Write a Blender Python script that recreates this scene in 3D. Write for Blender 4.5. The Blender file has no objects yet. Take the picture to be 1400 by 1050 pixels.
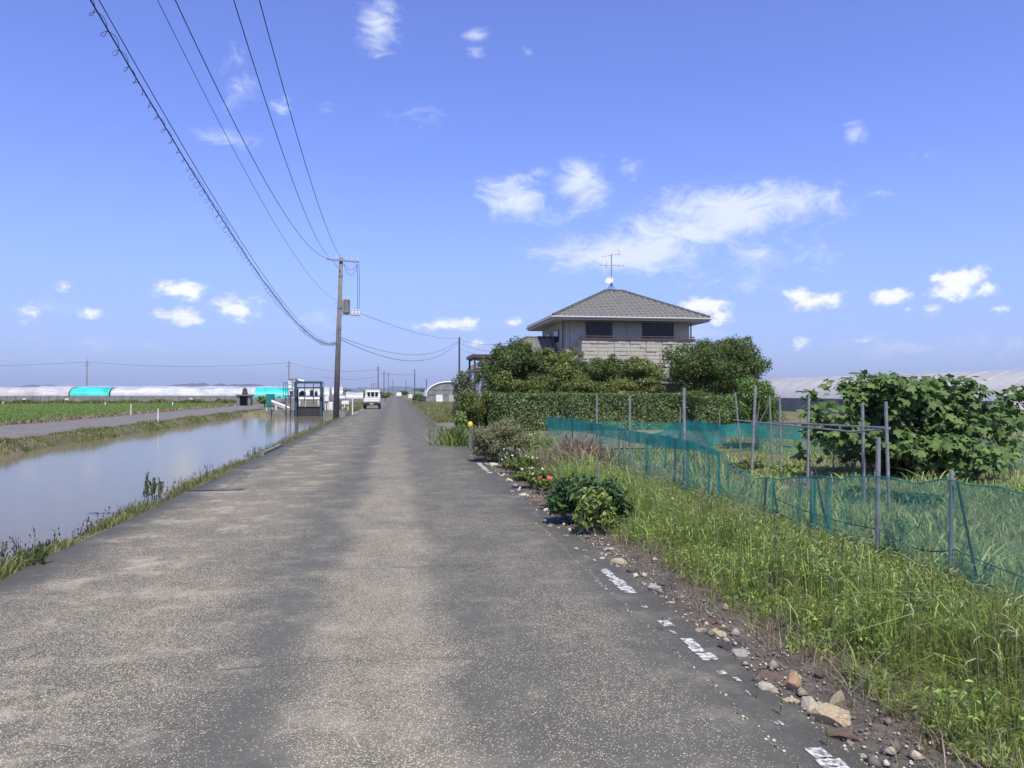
import bpy, bmesh, math, random
import numpy as np
from mathutils import Vector, Matrix, noise as mnoise

R = math.radians
scene = bpy.context.scene
COL = scene.collection
random.seed(7)

# ------------------------------------------------------------------ camera
W0, H0, FPX = 1400.0, 1050.0, 1020.0          # the photograph's pixels and focal length in pixels
CAM = Vector((0.0, 0.0, 1.6)); YAW = R(8.92); PITCH = R(0.62)
cam_d = bpy.data.cameras.new('camera'); cam = bpy.data.objects.new('camera', cam_d)
COL.objects.link(cam); scene.camera = cam
cam.location = CAM; cam.rotation_euler = (R(90) + PITCH, 0, -YAW)
cam_d.sensor_width = 36.0; cam_d.lens = 36.0 * FPX / W0; cam_d.clip_end = 40000; cam_d.clip_start = 0.05

# ------------------------------------------------------------------ light
SUN_EL, SUN_AZ = R(60), R(177)                 # azimuth clockwise from +Y
sun_dir = Vector((math.sin(SUN_AZ) * math.cos(SUN_EL), math.cos(SUN_AZ) * math.cos(SUN_EL), math.sin(SUN_EL)))
sd = bpy.data.lights.new('sun', 'SUN'); sun = bpy.data.objects.new('sun', sd); COL.objects.link(sun)
sd.energy = 4.5; sd.angle = R(0.55); sd.color = (1.0, 0.93, 0.77)
sun.rotation_euler = sun_dir.to_track_quat('Z', 'Y').to_euler(); sun.location = (0, 0, 60)
scene.view_settings.view_transform = 'Standard'; scene.view_settings.look = 'None'
scene.view_settings.exposure = 0.34; scene.view_settings.gamma = 1.0
scene.view_settings.use_curve_mapping = False

_f = Vector((math.sin(YAW) * math.cos(PITCH), math.cos(YAW) * math.cos(PITCH), math.sin(PITCH)))
_r = Vector((math.cos(YAW), -math.sin(YAW), 0)); _u = _r.cross(_f)
def ray(px, py): return _f + _r * ((px - W0/2) / FPX) + _u * ((H0/2 - py) / FPX)
def pix(px, py, z=0.0):                        # photo pixel -> point on the level z
    d = ray(px, py); return CAM + d * ((z - CAM.z) / d.z)
def at(px, py, Y):                             # photo pixel -> point on the upright plane y = Y
    d = ray(px, py); return CAM + d * (Y / d.y)
def depth(p): return (Vector(p) - CAM).dot(_f)
def mpp(p): return depth(p) / FPX              # metres per photo pixel there

# ------------------------------------------------------------------ world
def build_world():
    w = bpy.data.worlds.new('World'); scene.world = w; w.use_nodes = True; w.cycles.sampling_method = 'MANUAL'; w.cycles.sample_map_resolution = 256
    nt = w.node_tree; N = nt.nodes; L = nt.links; N.clear()
    out = N.new('ShaderNodeOutputWorld'); bg = N.new('ShaderNodeBackground'); bg.inputs['Strength'].default_value = 0.1
    sky = N.new('ShaderNodeTexSky'); sky.sky_type = 'NISHITA'; sky.sun_disc = False
    sky.sun_elevation = SUN_EL; sky.sun_rotation = SUN_AZ
    sky.air_density = 1.0; sky.dust_density = 0.6; sky.ozone_density = 2.0; sky.altitude = 0
    tint = N.new('ShaderNodeMix'); tint.data_type = 'RGBA'; tint.blend_type = 'MULTIPLY'
    tint.inputs[0].default_value = 1.0; L.new(sky.outputs[0], tint.inputs[6]); tint.inputs[7].default_value = SKY_TINT
    tc = N.new('ShaderNodeTexCoord'); sep = N.new('ShaderNodeSeparateXYZ'); L.new(tc.outputs['Generated'], sep.inputs[0])
    def m(op, a, b=None, c=None):
        n = N.new('ShaderNodeMath'); n.operation = op
        for i, v in enumerate((a, b, c)):
            if v is None: continue
            if isinstance(v, (int, float)): n.inputs[i].default_value = v
            else: L.new(v, n.inputs[i])
        return n.outputs[0]
    az = m('ARCTAN2', sep.outputs[0], sep.outputs[1]); el = m('ARCSINE', sep.outputs[2])
    cmb = N.new('ShaderNodeCombineXYZ'); L.new(az, cmb.inputs[0]); L.new(el, cmb.inputs[1])
    def nz(scale, detail, rough, sx=1.0, sy=1.0, dist=0.0):
        mp = N.new('ShaderNodeMapping'); mp.inputs['Scale'].default_value = (sx, sy, 1)
        L.new(cmb.outputs[0], mp.inputs[0])
        t = N.new('ShaderNodeTexNoise'); t.inputs['Scale'].default_value = scale; t.inputs['Detail'].default_value = detail
        t.inputs['Roughness'].default_value = rough; t.inputs['Distortion'].default_value = dist
        L.new(mp.outputs[0], t.inputs['Vector']); return t.outputs[0], t.outputs[1]
    def field(lst):
        acc = None
        for (px, py, wx, hy, s) in lst:
            d = ray(px, py).normalized(); a0 = math.atan2(d.x, d.y); e0 = math.asin(d.z)
            k = math.cos(math.atan((px - 700) / FPX)) ** 2
            sa = wx / 2 / FPX * k * 1.5; se = hy / 2 / FPX * 1.5
            v2 = N.new('ShaderNodeVectorMath'); v2.operation = 'MULTIPLY_ADD'; L.new(cmb.outputs[0], v2.inputs[0]); v2.inputs[1].default_value = (1/sa, 1/se, 0); v2.inputs[2].default_value = (-a0/sa, -e0/se, 0)
            v3 = N.new('ShaderNodeVectorMath'); v3.operation = 'LENGTH'; L.new(v2.outputs[0], v3.inputs[0])
            q = m('MULTIPLY_ADD', v3.outputs['Value'], -s, s)
            acc = m('MAXIMUM', q, 0.0 if acc is None else acc)
        return acc
    cumulus = [(245,396,88,26,1.1),(322,420,76,34,1.2),(240,432,76,24,1.1),(262,436,60,14,.8),(45,427,68,28,.75),(125,428,50,15,.75),(90,394,38,20,.5),
               (606,444,100,20,.95),(640,440,40,20,.9),(700,441,28,15,1),(658,468,44,14,.8),(962,420,86,36,1.2),(985,432,40,24,1),(1115,411,106,26,1.15),(1095,406,50,24,1.1),
               (1216,404,62,22,1.15),(1308,387,92,42,1.3),(1345,394,44,26,1.1),(1272,424,44,16,.8),(1240,424,30,16,.7),(1100,470,40,24,.6),(1180,468,80,24,.55),
               (490,430,40,16,.5),(1366,424,30,16,.6)]
    cirrus = [(865,345,270,58,1.25),(1005,290,280,74,1.25),(930,318,190,74,1.1),(795,254,84,74,1.2),(700,270,96,66,1.1),(740,236,60,26,.6),(862,231,50,28,.7),(1205,265,90,16,.6),(1110,268,110,22,.7),(1100,302,60,26,.7),
              (1040,347,70,26,.7),(1020,388,80,36,.6),(518,38,70,60,1.0),(648,45,44,26,.75),(650,72,30,18,.7),(722,70,26,18,.55),(1166,186,46,34,.75),(310,188,110,32,.7),(325,115,60,90,.55),
              (385,145,34,44,.55),(448,150,40,26,.45),(1000,360,300,140,.42),(760,290,200,70,.4),(560,160,120,40,.4),(1265,212,90,14,.45),(1250,470,340,46,.46),(930,455,180,40,.4),(140,468,320,44,.42),(430,440,160,44,.42),(560,480,160,30,.4),(60,420,140,60,.38),(1060,330,240,120,.5)]
    n1, _ = nz(34, 7, .66, 1, 1.5, .25); n2, _ = nz(17, 7, .70, 1.0, 1.9, .8); n3, _ = nz(3.2, 5, .62, 1, 2.6, .3)
    fc = field(cumulus); cu = m('ADD', fc, m('MULTIPLY', m('MULTIPLY', m('SUBTRACT', n1, .5), 2.6), m('MINIMUM', m('MULTIPLY', fc, 4.0), 1.0)))
    fi = field(cirrus); ci = m('ADD', fi, m('MULTIPLY', m('MULTIPLY', m('SUBTRACT', n2, .5), 2.0), m('MINIMUM', m('MULTIPLY', fi, 4.0), 1.0)))
    def smooth(v, a, b, lo, hi):
        r = N.new('ShaderNodeMapRange'); r.interpolation_type = 'SMOOTHSTEP'; L.new(v, r.inputs[0])
        for i, q in enumerate((a, b, lo, hi)): r.inputs[1+i].default_value = q
        return r.outputs[0]
    dcu = smooth(cu, .26, .95, 0, .97)
    dci = smooth(ci, .22, 1.15, 0, .9)
    # the rest of the sky carries the same scattered thin cloud
    den = smooth(n3, .60, .85, 0, .5)
    band = smooth(el, .02, .12, 0, 1)
    inframe = m('MULTIPLY', smooth(az, -.62, -.52, 0, 1), smooth(az, .84, .94, 1, 0))
    den = m('MULTIPLY', m('MULTIPLY', den, band), m('SUBTRACT', 1.0, m('MULTIPLY', inframe, smooth(el, .5, .65, 1, 0))))
    d = m('MAXIMUM', m('MAXIMUM', dcu, dci), den)
    # pale air low on the horizon
    mixh = N.new('ShaderNodeMix'); mixh.data_type = 'RGBA'; L.new(smooth(el, 0.0, .30, .62, 0), mixh.inputs[0])
    L.new(tint.outputs[2], mixh.inputs[6]); mixh.inputs[7].default_value = HORIZON_COL
    mix = N.new('ShaderNodeMix'); mix.data_type = 'RGBA'; L.new(d, mix.inputs[0]); L.new(mixh.outputs[2], mix.inputs[6]); 
    ccol = N.new('ShaderNodeMix'); ccol.data_type = 'RGBA'; L.new(smooth(cu, .45, 1.1, 0, 1), ccol.inputs[0]); ccol.inputs[6].default_value = (6.9, 7.5, 8.7, 1); ccol.inputs[7].default_value = (9.0, 9.1, 9.3, 1)
    L.new(ccol.outputs[2], mix.inputs[7])
    L.new(mix.outputs[2], bg.inputs[0]); L.new(bg.outputs[0], out.inputs[0])
SKY_TINT = (1.08, 1.09, 1.85, 1); HORIZON_COL = (2.3, 3.8, 6.5, 1)
build_world()

# ------------------------------------------------------------------ materials
def new_mat(name):
    m = bpy.data.materials.new(name); m.use_nodes = True; nt = m.node_tree
    b = nt.nodes['Principled BSDF']; return m, nt, nt.nodes, nt.links, b
def c4(c): return (c[0], c[1], c[2], 1)
def surf(name, col, rough=.75, col2=None, scale=4, detail=5, bump=0, bscale=30, metallic=0, spec=.35, lo=.35, hi=.65, speck=None):
    m, nt, N, L, b = new_mat(name)
    b.inputs['Roughness'].default_value = rough; b.inputs['Metallic'].default_value = metallic; b.inputs['Specular IOR Level'].default_value = spec
    b.inputs['Base Color'].default_value = c4(col)
    tc = N.new('ShaderNodeTexCoord')
    if col2:
        t = N.new('ShaderNodeTexNoise'); t.inputs['Scale'].default_value = scale; t.inputs['Detail'].default_value = detail; t.inputs['Roughness'].default_value = .65
        L.new(tc.outputs['Object'], t.inputs['Vector'])
        r = N.new('ShaderNodeValToRGB'); r.color_ramp.elements[0].position = lo; r.color_ramp.elements[1].position = hi
        r.color_ramp.elements[0].color = c4(col); r.color_ramp.elements[1].color = c4(col2)
        L.new(t.outputs[0], r.inputs[0]); last = r.outputs[0]
        if speck:
            t2 = N.new('ShaderNodeTexNoise'); t2.inputs['Scale'].default_value = speck[1]; t2.inputs['Detail'].default_value = 3
            L.new(tc.outputs['Object'], t2.inputs['Vector'])
            mr = N.new('ShaderNodeMapRange'); L.new(t2.outputs[0], mr.inputs[0]); mr.inputs[1].default_value = speck[2]; mr.inputs[2].default_value = speck[2] + .06
            mx = N.new('ShaderNodeMix'); mx.data_type = 'RGBA'; L.new(mr.outputs[0], mx.inputs[0]); L.new(last, mx.inputs[6]); mx.inputs[7].default_value = c4(speck[0]); last = mx.outputs[2]
        L.new(last, b.inputs['Base Color'])
    if bump:
        t = N.new('ShaderNodeTexNoise'); t.inputs['Scale'].default_value = bscale; t.inputs['Detail'].default_value = 5
        L.new(tc.outputs['Object'], t.inputs['Vector'])
        bp = N.new('ShaderNodeBump'); bp.inputs['Strength'].default_value = bump; bp.inputs['Distance'].default_value = .02
        L.new(t.outputs[0], bp.inputs['Height']); L.new(bp.outputs[0], b.inputs['Normal'])
    return m
def leafy(name, cols, rough=.5, trans=.28, spec=.35):
    m, nt, N, L, b = new_mat(name)
    g = N.new('ShaderNodeNewGeometry'); r = N.new('ShaderNodeValToRGB')
    e = r.color_ramp.elements
    while len(e) < len(cols): e.new(.5)
    for i, c in enumerate(cols): e[i].position = i / max(1, len(cols) - 1); e[i].color = c4(c)
    L.new(g.outputs['Random Per Island'], r.inputs[0]); L.new(r.outputs[0], b.inputs['Base Color'])
    b.inputs['Roughness'].default_value = rough; b.inputs['Specular IOR Level'].default_value = spec
    t = N.new('ShaderNodeBsdfTranslucent'); L.new(r.outputs[0], t.inputs[0])
    mx = N.new('ShaderNodeMixShader'); mx.inputs[0].default_value = trans
    L.new(b.outputs[0], mx.inputs[1]); L.new(t.outputs[0], mx.inputs[2]); L.new(mx.outputs[0], N['Material Output'].inputs[0])
    return m

def road_material():
    m, nt, N, L, b = new_mat('worn_asphalt')
    b.inputs['Roughness'].default_value = .9; b.inputs['Specular IOR Level'].default_value = .2
    tc = N.new('ShaderNodeTexCoord'); sep = N.new('ShaderNodeSeparateXYZ'); L.new(tc.outputs['Object'], sep.inputs[0])
    def mm(op, a, b_=None, c=None):
        n = N.new('ShaderNodeMath'); n.operation = op
        for i, v in enumerate((a, b_, c)):
            if v is None: continue
            if isinstance(v, (int, float)): n.inputs[i].default_value = v
            else: L.new(v, n.inputs[i])
        return n.outputs[0]
    def nz(scale, detail=4, rough=.6, sc=(1, 1, 1)):
        mp = N.new('ShaderNodeMapping'); mp.inputs['Scale'].default_value = sc; L.new(tc.outputs['Object'], mp.inputs[0])
        t = N.new('ShaderNodeTexNoise'); t.inputs['Scale'].default_value = scale; t.inputs['Detail'].default_value = detail; t.inputs['Roughness'].default_value = rough
        L.new(mp.outputs[0], t.inputs['Vector']); return t.outputs[0]
    X, Y = sep.outputs[0], sep.outputs[1]
    wob = mm('MULTIPLY', mm('SUBTRACT', nz(.7, 3), .5), .9); xw = mm('ADD', X, wob)
    def bandf(c, h, s):                       # soft band across the road
        r = N.new('ShaderNodeMapRange'); r.interpolation_type = 'SMOOTHSTEP'; L.new(mm('ABSOLUTE', mm('SUBTRACT', xw, c)), r.inputs[0])
        r.inputs[1].default_value = h * .35; r.inputs[2].default_value = h; r.inputs[3].default_value = s; r.inputs[4].default_value = 0; return r.outputs[0]
    dens = mm('ADD', mm('ADD', bandf(-.1, .62, .50), bandf(-2.05, 1.3, .52)), bandf(1.0, .8, .14))
    patch = nz(1.1, 6, .7, (1, .55, 1))
    dens = mm('ADD', mm('ADD', dens, .13), mm('MULTIPLY', mm('SUBTRACT', patch, .5), 1.5))
    # the smooth dark strips along both edges
    er = N.new('ShaderNodeMapRange'); L.new(xw, er.inputs[0]); er.inputs[1].default_value = 1.85; er.inputs[2].default_value = 1.5; er.inputs[3].default_value = .45; er.inputs[4].default_value = 1
    el = N.new('ShaderNodeMapRange'); L.new(xw, el.inputs[0]); el.inputs[1].default_value = -3.25; el.inputs[2].default_value = -2.85; el.inputs[3].default_value = .1; el.inputs[4].default_value = 1
    dens = mm('MULTIPLY', mm('MULTIPLY', mm('MAXIMUM', dens, .04), er.outputs[0]), el.outputs[0])
    fade = N.new('ShaderNodeMapRange'); L.new(Y, fade.inputs[0]); fade.inputs[1].default_value = 8; fade.inputs[2].default_value = 40; fade.inputs[3].default_value = 1; fade.inputs[4].default_value = .3
    dens = mm('MULTIPLY', dens, fade.outputs[0])
    v = N.new('ShaderNodeTexVoronoi'); v.inputs['Scale'].default_value = 150; v.inputs['Randomness'].default_value = 1
    wn = N.new('ShaderNodeTexNoise'); wn.inputs['Scale'].default_value = 60; L.new(tc.outputs['Object'], wn.inputs['Vector'])
    add = N.new('ShaderNodeVectorMath'); add.operation = 'MULTIPLY_ADD'; L.new(wn.outputs[1], add.inputs[0]); add.inputs[1].default_value = (.01, .01, 0); L.new(tc.outputs['Object'], add.inputs[2])
    mp = N.new('ShaderNodeMapping'); mp.inputs['Scale'].default_value = (1, 1, 0); L.new(add.outputs[0], mp.inputs[0]); L.new(mp.outputs[0], v.inputs['Vector'])
    sc = N.new('ShaderNodeSeparateColor'); L.new(v.outputs['Color'], sc.inputs[0])
    thr = mm('SUBTRACT', 1.0, dens)
    st = N.new('ShaderNodeMapRange'); L.new(mm('SUBTRACT', sc.outputs[0], thr), st.inputs[0]); st.inputs[1].default_value = 0; st.inputs[2].default_value = .08
    core = N.new('ShaderNodeMapRange'); L.new(v.outputs['Distance'], core.inputs[0]); core.inputs[1].default_value = .62; core.inputs[2].default_value = .42
    stone = mm('MULTIPLY', st.outputs[0], core.outputs[0])
    # stone colours
    rs = N.new('ShaderNodeValToRGB'); e = rs.color_ramp.elements; e[0].color = (.20, .17, .11, 1); e[1].color = (.62, .56, .41, 1); k = e.new(.5); k.color = (.42, .36, .23, 1)
    L.new(sc.outputs[1], rs.inputs[0])
    ra = N.new('ShaderNodeValToRGB'); e = ra.color_ramp.elements; e[0].color = (.076, .076, .067, 1); e[1].color = (.118, .117, .101, 1); e[0].position = .3; e[1].position = .7
    fine = mm('ADD', mm('MULTIPLY', nz(2.2, 9, .75), .6), mm('MULTIPLY', nz(140, 2, .6), .4)); L.new(fine, ra.inputs[0])
    # sandy dust lying in the left half
    dust = N.new('ShaderNodeMapRange'); dust.interpolation_type = 'SMOOTHSTEP'; L.new(nz(2.0, 10, .8, (.8, .9, 1)), dust.inputs[0]); dust.inputs[1].default_value = .47; dust.inputs[2].default_value = .70
    dleft = N.new('ShaderNodeMapRange'); L.new(xw, dleft.inputs[0]); dleft.inputs[1].default_value = -.9; dleft.inputs[2].default_value = -1.9; dleft.inputs[3].default_value = .3; dleft.inputs[4].default_value = .95
    mx0 = N.new('ShaderNodeMix'); mx0.data_type = 'RGBA'; L.new(mm('MULTIPLY', mm('ADD', mm('MULTIPLY', dust.outputs[0], dleft.outputs[0]), mm('MULTIPLY', mm('MULTIPLY', bandf(-.12, .6, .42), fade.outputs[0]), mm('MULTIPLY', mm('MAXIMUM', mm('SUBTRACT', nz(3.2, 8, .78, (1, .8, 1)), .34), 0.0), 2.2))), el.outputs[0]), mx0.inputs[0]); L.new(ra.outputs[0], mx0.inputs[6]); mx0.inputs[7].default_value = (.42, .385, .285, 1)
    mx = N.new('ShaderNodeMix'); mx.data_type = 'RGBA'; L.new(stone, mx.inputs[0]); L.new(mx0.outputs[2], mx.inputs[6]); L.new(rs.outputs[0], mx.inputs[7])
    # cracks across and along
    last = mx.outputs[2]
    def crack(coord, other, pos, width, lo, hi, amp, sc_):
        nonlocal last
        d = mm('ABSOLUTE', mm('SUBTRACT', mm('ADD', coord, mm('MULTIPLY', mm('SUBTRACT', nz(sc_, 7, .65), .5), amp)), pos))
        r = N.new('ShaderNodeMapRange'); L.new(d, r.inputs[0]); r.inputs[1].default_value = width * .4; r.inputs[2].default_value = width; r.inputs[3].default_value = 1; r.inputs[4].default_value = 0
        g = mm('MULTIPLY', mm('GREATER_THAN', other, lo), mm('LESS_THAN', other, hi))
        f = mm('MULTIPLY', mm('MULTIPLY', r.outputs[0], g), mm('MULTIPLY', mm('SUBTRACT', nz(5, 4), .3), 2.0))
        x_ = N.new('ShaderNodeMix'); x_.data_type = 'RGBA'; L.new(f, x_.inputs[0]); L.new(last, x_.inputs[6]); x_.inputs[7].default_value = (.035, .033, .03, 1); last = x_.outputs[2]
    crack(Y, X, 4.55, .008, -1.0, 1.5, .25, 1.7); crack(Y, X, 6.9, .014, -.9, .9, .3, 1.5); crack(X, Y, 1.22, .005, 4.6, 6.2, .3, 3); crack(Y, X, 9.3, .015, -2.6, 1.2, .35, 1.2)
    crack(Y, X, 14.2, .02, -3.0, 1.6, .4, 1.0)
    L.new(last, b.inputs['Base Color'])
    bp = N.new('ShaderNodeBump'); bp.inputs['Strength'].default_value = .5; bp.inputs['Distance'].default_value = .006
    L.new(mm('SUBTRACT', stone, mm('MULTIPLY', v.outputs['Distance'], .6)), bp.inputs['Height']); L.new(bp.outputs[0], b.inputs['Normal'])
    return m

def net_material(name, col, a0):
    m, nt, N, L, b = new_mat(name)
    b.inputs['Base Color'].default_value = c4(col); b.inputs['Roughness'].default_value = .6
    tl = N.new('ShaderNodeBsdfTranslucent'); tl.inputs[0].default_value = c4(col); both = N.new('ShaderNodeMixShader'); both.inputs[0].default_value = .5; L.new(b.outputs[0], both.inputs[1]); L.new(tl.outputs[0], both.inputs[2])
    t = N.new('ShaderNodeBsdfTransparent'); mx = N.new('ShaderNodeMixShader')
    tc = N.new('ShaderNodeTexCoord'); n = N.new('ShaderNodeTexNoise'); n.inputs['Scale'].default_value = 2.2; n.inputs['Detail'].default_value = 6; n.inputs['Roughness'].default_value = .7
    L.new(tc.outputs['Object'], n.inputs['Vector'])
    r = N.new('ShaderNodeMapRange'); L.new(n.outputs[0], r.inputs[0]); r.inputs[1].default_value = .3; r.inputs[2].default_value = .75; r.inputs[3].default_value = a0 * .6; r.inputs[4].default_value = a0 * 1.5
    L.new(r.outputs[0], mx.inputs[0]); L.new(t.outputs[0], mx.inputs[1]); L.new(both.outputs[0], mx.inputs[2]); L.new(mx.outputs[0], N['Material Output'].inputs[0])
    return m
def plastic_film(name, col, alpha, rough=.3, stripe=None, low=.5):
    m, nt, N, L, b = new_mat(name)
    b.inputs['Roughness'].default_value = rough; b.inputs['Specular IOR Level'].default_value = .5
    tc = N.new('ShaderNodeTexCoord'); mp = N.new('ShaderNodeMapping'); mp.inputs['Scale'].default_value = stripe or (1, 1, 1); L.new(tc.outputs['Object'], mp.inputs[0])
    n = N.new('ShaderNodeTexNoise'); n.inputs['Scale'].default_value = .8; n.inputs['Detail'].default_value = 6; n.inputs['Roughness'].default_value = .65; L.new(mp.outputs[0], n.inputs['Vector'])
    r = N.new('ShaderNodeValToRGB'); e = r.color_ramp.elements; e[0].position = .32; e[1].position = .68; e[0].color = c4([c * low for c in col]); e[1].color = c4(col)
    L.new(n.outputs[0], r.inputs[0]); L.new(r.outputs[0], b.inputs['Base Color'])
    bp = N.new('ShaderNodeBump'); bp.inputs['Strength'].default_value = .5; bp.inputs['Distance'].default_value = .08; L.new(n.outputs[0], bp.inputs['Height']); L.new(bp.outputs[0], b.inputs['Normal'])
    t = N.new('ShaderNodeBsdfTranslucent'); L.new(r.outputs[0], t.inputs[0]); mx = N.new('ShaderNodeMixShader'); mx.inputs[0].default_value = alpha
    L.new(b.outputs[0], mx.inputs[1]); L.new(t.outputs[0], mx.inputs[2]); L.new(mx.outputs[0], N['Material Output'].inputs[0])
    return m
def water_material():
    m, nt, N, L, b = new_mat('still_muddy_water')
    b.inputs['Base Color'].default_value = (.15, .132, .075, 1); b.inputs['Roughness'].default_value = .1; b.inputs['IOR'].default_value = 1.25
    b.inputs['Specular IOR Level'].default_value = .19
    tc = N.new('ShaderNodeTexCoord'); mp = N.new('ShaderNodeMapping'); mp.inputs['Scale'].default_value = (1, .35, 1); L.new(tc.outputs['Object'], mp.inputs[0])
    n = N.new('ShaderNodeTexNoise'); n.inputs['Scale'].default_value = 3.0; n.inputs['Detail'].default_value = 6; L.new(mp.outputs[0], n.inputs['Vector'])
    bp = N.new('ShaderNodeBump'); bp.inputs['Strength'].default_value = .035; bp.inputs['Distance'].default_value = .05; L.new(n.outputs[0], bp.inputs['Height']); L.new(bp.outputs[0], b.inputs['Normal'])
    return m
def tile_material(name, col, col2):
    return surf(name, col, .55, col2, 6, 3, .2, 40, spec=.4)

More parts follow.
